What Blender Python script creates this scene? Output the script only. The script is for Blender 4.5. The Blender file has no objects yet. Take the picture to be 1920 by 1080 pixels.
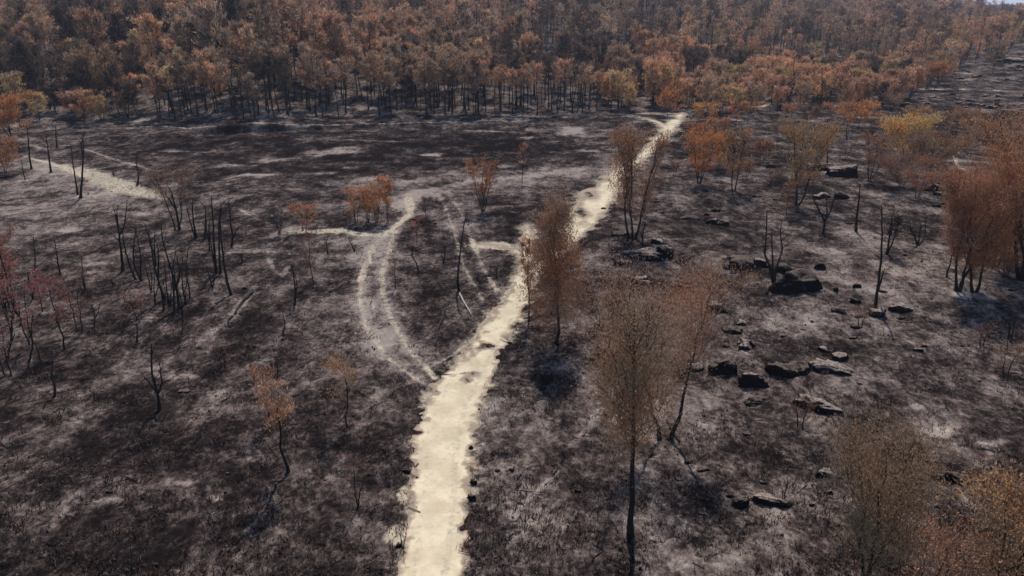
import bpy, math, random
import numpy as np
from math import radians, sin, cos, pi, tan

# ---------------------------------------------------------------- camera
S = bpy.context.scene
F = 1371.0; CAMH = 26.0; PITCH = radians(21.35)
cam_d = bpy.data.cameras.new('camera'); cam = bpy.data.objects.new('camera', cam_d)
S.collection.objects.link(cam)
cam_d.sensor_width = 36; cam_d.lens = 36 * F / 1920; cam_d.clip_start = 0.1; cam_d.clip_end = 30000
cam.location = (0, 0, CAMH); cam.rotation_euler = (radians(90) - PITCH, 0, 0)
S.camera = cam
# ---------------------------------------------------------------- world, sun, exposure
SUN_EL = radians(54); SUN_AZ = radians(4)            # sun ahead of the camera, slightly right
W = bpy.data.worlds.new('World'); S.world = W; W.use_nodes = True
wn = W.node_tree.nodes; wl = W.node_tree.links
bg = wn.get('Background') or wn.new('ShaderNodeBackground')
sky = wn.new('ShaderNodeTexSky'); sky.sky_type = 'NISHITA'; sky.sun_disc = False
sky.sun_elevation = SUN_EL; sky.sun_rotation = SUN_AZ; sky.air_density = 1.0; sky.dust_density = 0.3; sky.ozone_density = 2.5
wl.new(sky.outputs[0], bg.inputs[0]); bg.inputs[1].default_value = 0.085
sun_d = bpy.data.lights.new('sun', 'SUN'); sun = bpy.data.objects.new('sun', sun_d); S.collection.objects.link(sun)
sun_d.energy = 4.0; sun_d.angle = radians(0.5); sun_d.color = (1.0, 0.915, 0.79)
from mathutils import Vector
sun.rotation_euler = Vector((sin(SUN_AZ) * cos(SUN_EL), cos(SUN_AZ) * cos(SUN_EL), sin(SUN_EL))).to_track_quat('Z', 'Y').to_euler()
S.view_settings.view_transform = 'Standard'; S.view_settings.look = 'None'
S.view_settings.gamma = 1.0; S.view_settings.exposure = 0.6; S.view_settings.use_curve_mapping = False
S.render.engine = 'CYCLES'; S.render.resolution_x = 1920; S.render.resolution_y = 1080
S.cycles.max_bounces = 5; S.cycles.diffuse_bounces = 2; S.cycles.transmission_bounces = 3; S.cycles.volume_bounces = 0
R = np.random.RandomState(7)

# ---------------------------------------------------------------- noise
def _h(ix, iy, seed):
    n = (ix.astype(np.int64) * 374761393 + iy.astype(np.int64) * 668265263 + seed * 982451653) & 0xffffffff
    n = ((n ^ (n >> 13)) * 1274126177) & 0xffffffff
    return ((n ^ (n >> 16)) & 0xffff) / 65535.0
def vnoise(x, y, seed=0):
    x = np.asarray(x, float); y = np.asarray(y, float)
    ix = np.floor(x); iy = np.floor(y); fx = x - ix; fy = y - iy
    fx = fx * fx * (3 - 2 * fx); fy = fy * fy * (3 - 2 * fy)
    a = _h(ix, iy, seed); b = _h(ix + 1, iy, seed); c = _h(ix, iy + 1, seed); d = _h(ix + 1, iy + 1, seed)
    return (a * (1 - fx) + b * fx) * (1 - fy) + (c * (1 - fx) + d * fx) * fy
def fbm(x, y, octv=3, seed=0):
    s = 0; amp = 0.5; t = 0
    for o in range(octv):
        s = s + amp * vnoise(x * 2 ** o, y * 2 ** o, seed + o * 17); t += amp; amp *= 0.55
    return s / t
def sstep(e0, e1, x):
    t = np.clip((x - e0) / (e1 - e0), 0, 1); return t * t * (3 - 2 * t)

# ---------------------------------------------------------------- terrain
def bank_r(a):      # distance of the little earth bank along the forest edge
    return np.interp(a, [-.7, -.5, -.38, -.22, -.05, .1], [150, 151, 156, 163, 171, 178])
def bank_h(a):
    return np.interp(a, [-.60, -.48, -.44, -.38, -.32, -.25, 0, .12], [0, .4, .3, 1.9, 1.6, .7, .5, 0])
def height(X, Y):
    X = np.asarray(X, float); Y = np.asarray(Y, float)
    r = np.maximum(Y, 1.0); a = np.clip(X / r, -1.6, 1.6)
    slope = np.interp(a, [-1.2, -.7, -.35, 0, .2, .35, .5, .6, 1.0, 1.5], [.12, .16, .155, .125, .09, .062, .042, .027, .02, .02])
    r0 = np.interp(a, [-1, -.6, -.3, 0, .2, .4, .6], [156, 158, 166, 182, 205, 235, 250])
    t = np.maximum(r - r0, 0)
    z = slope * (t - 22 * (1 - np.exp(-t / 22)))
    z = 75 * np.tanh(z / 75)
    z = z * (1 - sstep(900, 2200, r))
    z = z + bank_h(a) * sstep(0, 1.1, r - bank_r(a) + (fbm(X * .2, Y * 0, 2, 5) - .5) * 2)
    z = z + 17 * np.exp(-(((X - 285) / 75) ** 2 + ((Y - 335) / 75) ** 2))       # rocky knoll at the right
    z = z + (fbm(X / 70, Y / 70, 2, 3) - .5) * 5 * sstep(200, 330, r)
    z = z + (fbm(X / 13, Y / 13, 3, 11) - .5) * .9 * sstep(8, 30, r)
    return z
def project(X, Y, Z):
    dy = Y * cos(PITCH) - (Z - CAMH) * sin(PITCH); up = Y * sin(PITCH) + (Z - CAMH) * cos(PITCH)
    dy = np.maximum(dy, .01)
    return 960 + F * X / dy, 540 - F * up / dy, dy
def ray(px, py):
    u = (540 - py) / F
    d = np.array([(px - 960) / F, cos(PITCH) + u * sin(PITCH), -sin(PITCH) + u * cos(PITCH)]); return d
_T = np.concatenate([np.arange(8, 260, .25), np.arange(260, 1500, 1.0)])
def at(px, py):
    d = ray(px, py); P = _T[:, None] * d[None]
    g = height(P[:, 0], P[:, 1]) - (P[:, 2] + CAMH)
    i = np.argmax(g > 0) if (g > 0).any() else len(_T) - 1
    if i == 0: i = 1
    k = g[i - 1] / (g[i - 1] - g[i] + 1e-9); t = _T[i - 1] + (_T[i] - _T[i - 1]) * min(max(k, 0), 1)
    p = t * d; return np.array([p[0], p[1], float(height(p[0], p[1]))])
def at_plane(px, py, Y):
    d = ray(px, py); t = Y / d[1]; return np.array([d[0] * t, Y, CAMH + d[2] * t])
def mpp(p):         # metres per photograph pixel at p
    return project(p[0], p[1], p[2])[2] / F

# ---------------------------------------------------------------- object helpers
COL = S.collection
def tag(o, label=None, cat=None, group=None, kind=None):
    if label: o['label'] = label
    if cat: o['category'] = cat
    if group: o['group'] = group
    if kind: o['kind'] = kind
    return o
def empty(name, loc=(0, 0, 0)):
    o = bpy.data.objects.new(name, None); COL.objects.link(o); o.location = loc; o.empty_display_size = .3; return o
def mesh_from(name, V, T=None, Q=None, smooth=False, mat=None, cols=None):
    V = np.asarray(V, np.float32); me = bpy.data.meshes.new(name)
    T = np.zeros((0, 3), np.int32) if T is None or len(T) == 0 else np.asarray(T, np.int32)
    Q = np.zeros((0, 4), np.int32) if Q is None or len(Q) == 0 else np.asarray(Q, np.int32)
    me.vertices.add(len(V)); me.vertices.foreach_set('co', V.ravel())
    nl = T.size + Q.size; me.loops.add(nl); me.loops.foreach_set('vertex_index', np.concatenate([T.ravel(), Q.ravel()]))
    tot = np.concatenate([np.full(len(T), 3, np.int32), np.full(len(Q), 4, np.int32)])
    st = np.concatenate([[0], np.cumsum(tot)[:-1]]).astype(np.int32)
    me.polygons.add(len(tot)); me.polygons.foreach_set('loop_start', st); me.polygons.foreach_set('loop_total', tot)
    if smooth: me.polygons.foreach_set('use_smooth', np.ones(len(tot), bool))
    me.update(calc_edges=True)
    if cols:
        for k, c in cols.items():
            c = np.asarray(c, np.float32)
            if c.shape[1] == 3: c = np.hstack([c, np.ones((len(c), 1), np.float32)])
            ca = me.color_attributes.new(k, 'FLOAT_COLOR', 'POINT'); ca.data.foreach_set('color', c.ravel())
    if mat: me.materials.append(mat)
    return me
def obj(name, me, parent=None, loc=None):
    o = bpy.data.objects.new(name, me); COL.objects.link(o)
    if parent is not None: o.parent = parent
    if loc is not None: o.location = loc
    return o
class MB:
    def __init__(s): s.V = []; s.T = []; s.Q = []; s.C = []; s.n = 0
    def add(s, V, T=None, Q=None, C=None):
        V = np.asarray(V, float)
        if T is not None and len(T): s.T.append(np.asarray(T) + s.n)
        if Q is not None and len(Q): s.Q.append(np.asarray(Q) + s.n)
        if C is not None: s.C.append(C)
        s.V.append(V); s.n += len(V)
    def mesh(s, name, mat, smooth=False):
        V = np.concatenate(s.V); T = np.concatenate(s.T) if s.T else None; Q = np.concatenate(s.Q) if s.Q else None
        return mesh_from(name, V, T, Q, smooth, mat, {'tint': np.concatenate(s.C)} if s.C else None)
def tube(P, r, k=5):
    P = np.asarray(P, float); n = len(P); r = np.broadcast_to(np.asarray(r, float), (n,))
    t = np.gradient(P, axis=0); t /= (np.linalg.norm(t, axis=1, keepdims=True) + 1e-9)
    ref = np.array([1, 0, 0.]) if abs(t.mean(0)[0]) < .8 else np.array([0, 1., 0])
    u = np.cross(t, ref); u /= (np.linalg.norm(u, axis=1, keepdims=True) + 1e-9); v = np.cross(t, u)
    an = np.arange(k) * 2 * pi / k
    V = P[:, None] + r[:, None, None] * (np.cos(an)[None, :, None] * u[:, None] + np.sin(an)[None, :, None] * v[:, None])
    V = V.reshape(-1, 3); i = np.arange(n - 1)[:, None] * k; j = np.arange(k)[None]; j2 = (j + 1) % k
    Q = np.stack([i + j, i + j2, i + k + j2, i + k + j], -1).reshape(-1, 4)
    V = np.vstack([V, P[-1] + t[-1] * r[-1]]); e = (n - 1) * k
    T = [[e + a, e + (a + 1) % k, n * k] for a in range(k)]
    return V, T, Q
def leaves(P, D, L, w, rs, up=.5, rand=.7, tint=None):
    """one long narrow leaf-cluster triangle at each point P, pointing along D mixed with up and random"""
    n = len(P); d = D + rs.normal(0, rand, (n, 3)) + np.array([0, 0, up]); d /= np.linalg.norm(d, axis=1, keepdims=True) + 1e-9
    s = np.cross(d, rs.normal(0, 1, (n, 3))); s /= np.linalg.norm(s, axis=1, keepdims=True) + 1e-9
    l = L * rs.uniform(.6, 1.4, (n, 1)); ww = w * rs.uniform(.6, 1.4, (n, 1))
    V = np.stack([P - s * ww, P + s * ww, P + d * l], 1).reshape(-1, 3)
    T = np.arange(3 * n).reshape(-1, 3)
    b = rs.uniform(.6, 1.35, n) if tint is None else tint
    hue = rs.normal(0, .07, n) + (fbm(P[:, 0] * .55 + P[:, 2] * .35, P[:, 2] * .5 - P[:, 0] * .2, 2, int(n) % 89) - .5) * .42
    C = np.stack([b * (1 + hue), b, b * (1 - hue), np.ones(n)], 1)
    return V, T, np.repeat(C, 3, 0)

# ---------------------------------------------------------------- materials
def newmat(name):
    m = bpy.data.materials.new(name); m.use_nodes = True; nt = m.node_tree; nt.nodes.clear()
    out = nt.nodes.new('ShaderNodeOutputMaterial'); return m, nt, out
class N:
    def __init__(s, nt): s.nt = nt
    def new(s, t, **k):
        n = s.nt.nodes.new(t)
        for a, b in k.items(): setattr(n, a, b)
        return n
    def link(s, a, b): s.nt.links.new(a, b)
    def noise(s, scale, detail=4, rough=.6, vec=None, dist=0):
        n = s.new('ShaderNodeTexNoise'); n.inputs['Scale'].default_value = scale; n.inputs['Detail'].default_value = detail
        n.inputs['Roughness'].default_value = rough; n.inputs['Distortion'].default_value = dist
        if vec is not None: s.link(vec, n.inputs['Vector'])
        return n.outputs[0]
    def math(s, op, a, b=None, c=None, clamp=False):
        n = s.new('ShaderNodeMath', operation=op, use_clamp=clamp)
        for i, v in enumerate((a, b, c)):
            if v is None: continue
            if isinstance(v, (int, float)): n.inputs[i].default_value = v
            else: s.link(v, n.inputs[i])
        return n.outputs[0]
    def ramp(s, fac, stops):
        n = s.new('ShaderNodeValToRGB'); el = n.color_ramp.elements
        while len(el) < len(stops): el.new(.5)
        for e, (p, c) in zip(el, stops): e.position = p; e.color = (*c, 1)
        s.link(fac, n.inputs[0]); return n.outputs[0]
    def mix(s, fac, a, b, mode='MIX'):
        n = s.new('ShaderNodeMix', data_type='RGBA', blend_type=mode)
        for i, v in ((0, fac), (6, a), (7, b)):
            if isinstance(v, (int, float)): n.inputs[i].default_value = v
            elif isinstance(v, tuple): n.inputs[i].default_value = (*v, 1)
            else: s.link(v, n.inputs[i])
        return n.outputs[2]
    def smooth(s, v, lo, hi):
        n = s.new('ShaderNodeMapRange', interpolation_type='SMOOTHSTEP'); s.link(v, n.inputs[0])
        n.inputs[1].default_value = lo; n.inputs[2].default_value = hi; return n.outputs[0]
def m_foliage():
    m, nt, out = newmat('scorched_foliage'); n = N(nt)
    oi = n.new('ShaderNodeObjectInfo'); at_ = n.new('ShaderNodeAttribute', attribute_name='tint')
    c = n.mix(1.0, oi.outputs['Color'], at_.outputs['Color'], 'MULTIPLY')
    d = n.new('ShaderNodeBsdfDiffuse'); t = n.new('ShaderNodeBsdfTranslucent'); mx = n.new('ShaderNodeMixShader')
    mx.inputs[0].default_value = .33
    n.link(c, d.inputs[0]); n.link(c, t.inputs[0]); n.link(d.outputs[0], mx.inputs[1]); n.link(t.outputs[0], mx.inputs[2]); n.link(mx.outputs[0], out.inputs[0]); return m
def m_simple(name, stops, scale, rough=.9, bump=.3, detail=6):
    m, nt, out = newmat(name); n = N(nt)
    tc = n.new('ShaderNodeTexCoord').outputs['Object']
    f = n.noise(scale, detail, .65, tc); c = n.ramp(f, stops)
    p = n.new('ShaderNodeBsdfPrincipled'); p.inputs['Roughness'].default_value = rough; p.inputs['Specular IOR Level'].default_value = .25
    b = n.new('ShaderNodeBump'); b.inputs['Strength'].default_value = bump; b.inputs['Distance'].default_value = .05
    n.link(n.noise(scale * 3, 4, .6, tc), b.inputs['Height']); n.link(b.outputs[0], p.inputs['Normal'])
    n.link(c, p.inputs['Base Color']); n.link(p.outputs[0], out.inputs[0]); return m
M_LEAF = m_foliage()
M_BARK = m_simple('charred_bark', [(.3, (.006, .005, .006)), (.7, (.022, .018, .018))], 4)
M_TWIG = m_simple('dead_twig', [(.3, (.02, .014, .012)), (.7, (.06, .04, .034))], 4)
M_GREY = m_simple('grey_weathered_wood', [(.3, (.15, .13, .12)), (.7, (.42, .38, .36))], 5)

def m_rock():
    m, nt, out = newmat('charred_rock'); n = N(nt)
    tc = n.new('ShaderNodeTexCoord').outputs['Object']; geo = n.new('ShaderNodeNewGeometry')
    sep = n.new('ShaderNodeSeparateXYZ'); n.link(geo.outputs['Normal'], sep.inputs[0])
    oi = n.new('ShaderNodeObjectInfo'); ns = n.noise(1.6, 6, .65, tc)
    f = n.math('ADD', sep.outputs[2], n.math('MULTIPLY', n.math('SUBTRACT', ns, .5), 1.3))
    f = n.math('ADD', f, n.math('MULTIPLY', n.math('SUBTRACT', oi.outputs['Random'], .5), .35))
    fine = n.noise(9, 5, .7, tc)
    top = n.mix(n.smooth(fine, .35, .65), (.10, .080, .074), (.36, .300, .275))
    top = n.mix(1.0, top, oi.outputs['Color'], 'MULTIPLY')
    c = n.mix(n.smooth(f, .55, .9), (.012, .010, .010), top)  # ash on tops; black sides also put the fronts' shade into the colour
    p = n.new('ShaderNodeBsdfPrincipled'); p.inputs['Roughness'].default_value = 1; p.inputs['Specular IOR Level'].default_value = 0
    b = n.new('ShaderNodeBump'); b.inputs['Strength'].default_value = .5; b.inputs['Distance'].default_value = .08
    n.link(n.noise(5, 6, .7, tc), b.inputs['Height']); n.link(b.outputs[0], p.inputs['Normal'])
    n.link(c, p.inputs['Base Color']); n.link(p.outputs[0], out.inputs[0]); return m
M_ROCK = m_rock()

SAND_A, SAND_B = (.50, .42, .30), (.68, .60, .44)
def m_ground():
    m, nt, out = newmat('burnt_ground'); n = N(nt)
    tc = n.new('ShaderNodeTexCoord').outputs['Object']
    mp = n.new('ShaderNodeMapping'); mp.inputs['Rotation'].default_value = (0, 0, -.1); mp.inputs['Scale'].default_value = (1.1, .8, 1); n.link(tc, mp.inputs['Vector']); tc = mp.outputs[0]
    mk = n.new('ShaderNodeAttribute', attribute_name='mask'); sp = n.new('ShaderNodeSeparateColor'); n.link(mk.outputs['Color'], sp.inputs[0])
    sand, ash, lit = sp.outputs
    n0 = n.noise(.22, 4, .6, tc); n1 = n.noise(.8, 5, .68, tc, .25); n2 = n.noise(3.2, 4, .72, tc, .4); n3 = n.noise(9, 3, .7, tc)
    def c(v, k): return n.math('MULTIPLY', n.math('SUBTRACT', v, .5), k)
    s = n.math('ADD', n.math('ADD', c(n0, 1.5), c(n1, 1.35)), n.math('ADD', c(n2, 1.0), c(n3, .7)))
    f = n.math('ADD', ash, s)
    col = n.ramp(f, [(.10, (.0125, .0095, .0098)), (.32, (.033, .0245, .0235)), (.52, (.088, .067, .061)), (.74, (.195, .156, .142)), (1.0, (.33, .275, .245))])
    # reddish-brown singed litter
    lf = n.math('ADD', lit, n.math('ADD', c(n1, .8), c(n2, 1.2)))
    litc = n.mix(n.smooth(n3, .35, .65), (.035, .018, .014), (.16, .075, .045))
    col = n.mix(n.smooth(lf, .45, .85), col, litc)
    sf = n.math('ADD', sand, n.math('MULTIPLY', s, .30))
    sandc = n.mix(n.smooth(n2, .3, .7), (.33, .27, .215), (.62, .54, .41))
    col = n.mix(n.smooth(sf, .30, .85), col, sandc)
    p = n.new('ShaderNodeBsdfDiffuse'); p.inputs['Roughness'].default_value = .6
    b = n.new('ShaderNodeBump'); b.inputs['Strength'].default_value = .6; b.inputs['Distance'].default_value = .15
    n.link(n.math('ADD', n2, n.math('MULTIPLY', n3, .35)), b.inputs['Height']); n.link(b.outputs[0], p.inputs['Normal'])
    n.link(col, p.inputs[0]); n.link(p.outputs[0], out.inputs[0]); return m
M_GROUND = m_ground()
def m_path():
    m, nt, out = newmat('pale_sandy_earth'); n = N(nt)
    tc = n.new('ShaderNodeTexCoord').outputs['Object']
    a = n.new('ShaderNodeAttribute', attribute_name='mask'); sp = n.new('ShaderNodeSeparateColor'); n.link(a.outputs['Color'], sp.inputs[0])
    n1 = n.noise(.5, 5, .6, tc); n2 = n.noise(3.2, 5, .7, tc, .5); n3 = n.noise(14, 3, .7, tc)
    col = n.mix(n.smooth(n1, .35, .65), (.56, .475, .345), (.70, .615, .46))
    col = n.mix(n.math('MULTIPLY', n.smooth(n2, .50, .74), .5), col, (.40, .325, .235))
    # worn rim: dirt and soot mixed into the edges of the path
    e = n.math('ADD', sp.outputs[0], n.math('MULTIPLY', n.math('SUBTRACT', n2, .5), .9))
    col = n.mix(n.smooth(e, .75, .15), col, (.33, .26, .20))
    # wheel ruts and scuffs, a bit greyer
    r = n.math('ADD', sp.outputs[1], n.math('MULTIPLY', n.math('SUBTRACT', n2, .5), 1.3))
    col = n.mix(n.math('MULTIPLY', n.smooth(r, .35, .85), .75), col, (.40, .355, .285))
    col = n.mix(n.smooth(n3, .70, .80), col, (.22, .17, .13))
    p = n.new('ShaderNodeBsdfDiffuse'); p.inputs['Roughness'].default_value = .5
    b = n.new('ShaderNodeBump'); b.inputs['Strength'].default_value = .35; b.inputs['Distance'].default_value = .06
    n.link(n.math('ADD', n2, n.math('MULTIPLY', n3, .3)), b.inputs['Height']); n.link(b.outputs[0], p.inputs['Normal'])
    n.link(col, p.inputs[0]); n.link(p.outputs[0], out.inputs[0]); return m
M_PATH = m_path()

# ---------------------------------------------------------------- ground sheet
rows_py = np.arange(1290, 20, -2.0)
dist = []
for py in rows_py:
    d = ray(960, py); t = -CAMH / d[2]; dist.append(d[1] * t)
dist = np.array(dist); dist = dist[dist < 420]
ex = np.concatenate([np.arange(2, dist[0], 1.0), np.geomspace(425, 14000, 120), np.arange(148, 182, .35)])
dist = np.sort(np.concatenate([dist, ex])); dist = dist[np.concatenate([[True], np.diff(dist) > .01])]
acol = np.concatenate([np.linspace(-2.2, -.76, 110, endpoint=False), np.linspace(-.76, .76, 1000), np.linspace(.76, 2.2, 111)[1:]])
# a row is at constant Y; its half-width shrinks slightly less than linearly so the foreground stays wide
GY, GA = np.meshgrid(dist, acol, indexing='ij')
GX = GA * (GY * cos(PITCH) + CAMH * sin(PITCH)) / cos(PITCH)
GZ = height(GX, GY)
nr, nc = GX.shape
PX, PY, DD = project(GX, GY, GZ)

def seg_field(poly, px=True):
    """poly: (x, y, width) in photograph pixels -> signed metres inside the strip (positive inside)"""
    pts = []
    for (x, y, w) in poly:
        p = at(x, y); pts.append((p[0], p[1], w * .5 * mpp(p)))
    best = np.full(GX.shape, -1e3)
    x0 = min(p[0] for p in pts) - 12; x1 = max(p[0] for p in pts) + 12; y0 = min(p[1] for p in pts) - 12; y1 = max(p[1] for p in pts) + 12
    sel = (GX > x0) & (GX < x1) & (GY > y0) & (GY < y1); X = GX[sel]; Y = GY[sel]; b = best[sel]
    for (ax, ay, aw), (bx, by, bw) in zip(pts[:-1], pts[1:]):
        dx, dy = bx - ax, by - ay; L = dx * dx + dy * dy + 1e-9
        t = np.clip(((X - ax) * dx + (Y - ay) * dy) / L, 0, 1)
        dd = np.hypot(X - ax - t * dx, Y - ay - t * dy)
        b = np.maximum(b, aw + (bw - aw) * t - dd)
    best[sel] = b; return best
NZ_E = (fbm(GX * 1.1, GY * 1.1, 4, 41) - .5)
MAIN = [(800, 1180, 120), (804, 1080, 112), (815, 1000, 108), (826, 900, 104), (830, 830, 104), (842, 780, 98), (868, 720, 92), (893, 680, 78), (917, 640, 66), (944, 600, 62), (968, 565, 46), (995, 525, 34), (1030, 485, 30), (1062, 455, 34), (1080, 440, 42), (1106, 400, 62), (1125, 370, 60), (1144, 340, 52), (1168, 318, 38), (1197, 295, 24), (1228, 270, 28), (1247, 250, 28), (1258, 235, 28), (1270, 222, 26), (1280, 211, 14)]
SPUR = [(968, 560, 30), (976, 520, 24), (984, 490, 17), (986, 460, 20), (990, 440, 20), (988, 422, 12)]
SPUR2 = [(986, 478, 12), (960, 466, 14), (930, 460, 12), (898, 457, 5)]
LOOP = [(1062, 412, 9), (1082, 386, 9), (1093, 362, 9), (1112, 352, 11), (1130, 340, 12)]
JL = [(1250, 238, 20), (1232, 228, 12), (1205, 221, 7), (1172, 219, 4)]
JT = [(1200, 213.5, 3), (1245, 213, 4.5), (1284, 211, 6)]
FARP = [(1425, 200, 5), (1441, 198, 10), (1458, 200, 4)]
P_f = np.maximum.reduce([seg_field(p) for p in (MAIN, SPUR, SPUR2, LOOP, JL, JT, FARP)])
# islands of burnt litter left standing in the path
def isl(f, x, y, w, h):
    p = at(x, y); q = at(x, y + h / 2); rx = w / 2 * mpp(p); ry = abs(p[1] - q[1])
    d = np.hypot((GX - p[0]) / rx, (GY - p[1]) / ry) ; return np.minimum(f, (d - 1) * min(rx, ry))
for a in [(905, 647, 26, 12), (886, 634, 10, 20), (1103, 362, 18, 16), (1122, 336, 18, 6), (1090, 398, 8, 12), (925, 577, 16, 14), (876, 713, 8, 5), (888, 699, 7, 4)]: P_f = isl(P_f, *a)
dscale = np.clip(DD / 60, .6, 2.2)
fadeY = 1 - .75 * sstep(55, 105, GY)
P_f = P_f + (NZ_E * 1.5 * dscale + (fbm(GX * 3.5, GY * 3.5, 2, 77) - .5) * .3 + (fbm(GX * 1.5 + GY * 1.1, GY * 1.5 - GX * 1.1, 3, 78) - .5) * .8) * fadeY * (DD < 260) + (fbm(GX * .45, GY * .3, 2, 79) - .5) * 1.6 * sstep(55, 105, GY) + .05

SAND = np.zeros(GX.shape); ASH = np.full(GX.shape, .42); LIT = np.zeros(GX.shape)
def blob(A, x, y, rx, ry, v, rot=0, hard=1.0):
    """stain of half-size rx, ry photograph pixels round the ground point seen at x, y"""
    p = at(x, y); q = at(x, y - ry); q2 = at(x, y + ry)
    wx = rx * mpp(p); wy = max((q[1] - q2[1]) / 2, .1)
    i0, i1 = np.searchsorted(dist, [p[1] - 1.8 * wy, p[1] + 1.8 * wy]); X = GX[i0:i1]; Y = GY[i0:i1]
    if X.size == 0: return
    xs = np.abs(X - p[0]) < 1.8 * wx; X = X[xs]; Y = Y[xs]
    d = np.hypot((X - p[0]) / wx, (Y - p[1]) / wy)
    d = d + (fbm(X / wx * 1.3, Y / wy * 1.3, 3, int(x) % 97) - .5) * 1.1
    sub = A[i0:i1]; sub[xs] += v * (1 - sstep(.25, 1.2, d))
def strip(A, poly, v, soft=1.0):
    f = seg_field(poly); p = at(poly[0][0], poly[0][1]); w = poly[len(poly) // 2][2] * mpp(at(*poly[len(poly) // 2][:2]))
    f = f + NZ_E * w * .45
    A += v * sstep(-w * soft * .4, w * .22, f)
# --- general tone of the ground, patch by patch
for a in [(700, 285, 480, 60, -.27), (420, 270, 200, 25, -.10), (1120, 380, 60, 20, -.05), (1330, 280, 160, 60, -.18), (1700, 200, 200, 40, -.12), (300, 900, 520, 220, -.11), (150, 1050, 300, 80, -.07),
          (60, 690, 160, 50, -.10), (950, 410, 90, 40, -.14), (800, 560, 85, 75, -.12), (500, 620, 90, 60, -.04), (1160, 420, 120, 40, -.06), (1000, 1060, 150, 60, -.06),
          (1500, 870, 170, 70, -.08), (1500, 650, 120, 45, -.10), (1330, 430, 90, 40, -.1), (1800, 250, 140, 30, -.12), (1850, 215, 130, 16, -.06),
          (1640, 470, 200, 75, .21), (1580, 560, 210, 55, .12), (1380, 690, 140, 80, .15), (1560, 720, 170, 50, .12), (1330, 800, 130, 80, .13), (1010, 780, 130, 60, .17), (1000, 900, 120, 70, .09),
          (1850, 780, 120, 70, .17), (1600, 600, 300, 160, .05), (1050, 830, 160, 120, .05), (250, 850, 380, 180, -.05), (1400, 980, 200, 80, .14), (1150, 760, 90, 60, .13), (1200, 960, 90, 60, .12), (1300, 1040, 160, 50, .10), (1850, 650, 90, 60, .05), (1800, 930, 70, 30, .2),
          (110, 400, 190, 50, .18), (60, 340, 90, 40, .20), (180, 560, 190, 60, .02), (700, 620, 90, 110, .16), (620, 450, 120, 30, .14), (560, 600, 60, 40, .05), (700, 480, 60, 60, .14),
          (920, 335, 210, 22, .22), (800, 375, 90, 25, .22), (870, 420, 60, 30, .16), (1080, 320, 90, 18, .15), (1120, 300, 60, 25, .1), (440, 460, 60, 70, -.05), (340, 400, 50, 35, -.08), (290, 470, 90, 30, -.04),
          (1130, 510, 70, 40, .05), (1080, 570, 60, 60, .06), (1240, 640, 90, 60, .10), (470, 760, 160, 40, .06), (260, 905, 160, 26, .16), (100, 955, 90, 18, .12), (450, 855, 80, 14, .14), (390, 970, 60, 14, .10),
          (490, 1000, 60, 25, .16), (560, 1045, 90, 26, .12), (380, 1040, 90, 30, .08), (640, 960, 70, 30, .08), (60, 800, 110, 30, -.04), (330, 705, 60, 12, .10), (90, 725, 80, 12, .12), (30, 400, 70, 26, .10), (650, 850, 50, 70, .04),
          (980, 1000, 90, 30, .08), (1060, 830, 60, 30, .08), (1300, 590, 50, 30, .12), (1650, 900, 60, 30, .05), (1700, 510, 70, 20, .08)]: blob(ASH, *a)
# --- pale streaks
for a in [(640, 284, 66, 7, .75), (580, 292, 40, 4, .45), (662, 277, 40, 4, .5), (808, 290, 38, 3.2, .9), (480, 328, 52, 4, .6), (330, 283, 40, 2.4, .7), (1062, 248, 34, 9, .6), (1075, 240, 24, 4, .5), (985, 258, 26, 3, .6), (1030, 266, 26, 4, .5), (1110, 268, 30, 4, .4), (940, 247, 50, 3, .4), (660, 314, 26, 2.2, .55), (430, 309, 36, 2.5, .4), (890, 246, 30, 2.5, .35), (945, 312, 14, 3, .6), (770, 341, 30, 3, .4), (1100, 283, 30, 3, .4), (1125, 275, 20, 3, .4),
          (520, 300, 30, 2, .4), (720, 264, 40, 2, .35), (330, 297, 30, 2, .35), (1000, 244, 18, 4, .5), (870, 232, 30, 2, .4), (1770, 808, 28, 16, .8), (1718, 763, 12, 8, .7), (130, 433, 36, 6, .6), (240, 400, 50, 5, .4), (180, 494, 36, 5, .4), (170, 510, 30, 3, .4), (1560, 318, 60, 10, .4), (480, 470, 60, 6, .3), (345, 706, 36, 5, .35), (550, 428, 26, 6, .3), (200, 940, 60, 8, .35), (350, 905, 22, 7, .35), (400, 932, 20, 8, .35), (1850, 830, 40, 8, .3), (1100, 705, 20, 10, .2), (1270, 300, 20, 3, .3), (1180, 305, 26, 6, .5), (1140, 318, 26, 6, .35)]:
    blob(ASH, *a)
for a in [ (755, 385, 40, 16, .42), (778, 408, 26, 10, .35), (668, 525, 26, 20, .45), (642, 284, 40, 4, .35), (808, 290, 28, 2.2, .5), (1062, 250, 22, 5, .3), (940, 460, 50, 8, .55), (640, 1080, 10, 10, 0),
          (740, 1000, 24, 26, .6), (752, 925, 14, 22, .4), (1445, 935, 26, 10, .45), (1770, 806, 22, 12, .45), (1430, 963, 26, 12, .3), (1718, 763, 9, 6, .35), (1532, 748, 26, 6, .4), (1500, 895, 12, 8, 0.2), (1160, 325, 26, 7, .4), (1545, 205, 16, 3, .3), (800, 740, 22, 16, .35), (885, 790, 7, 10, .2)]: blob(SAND, *a)
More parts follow.
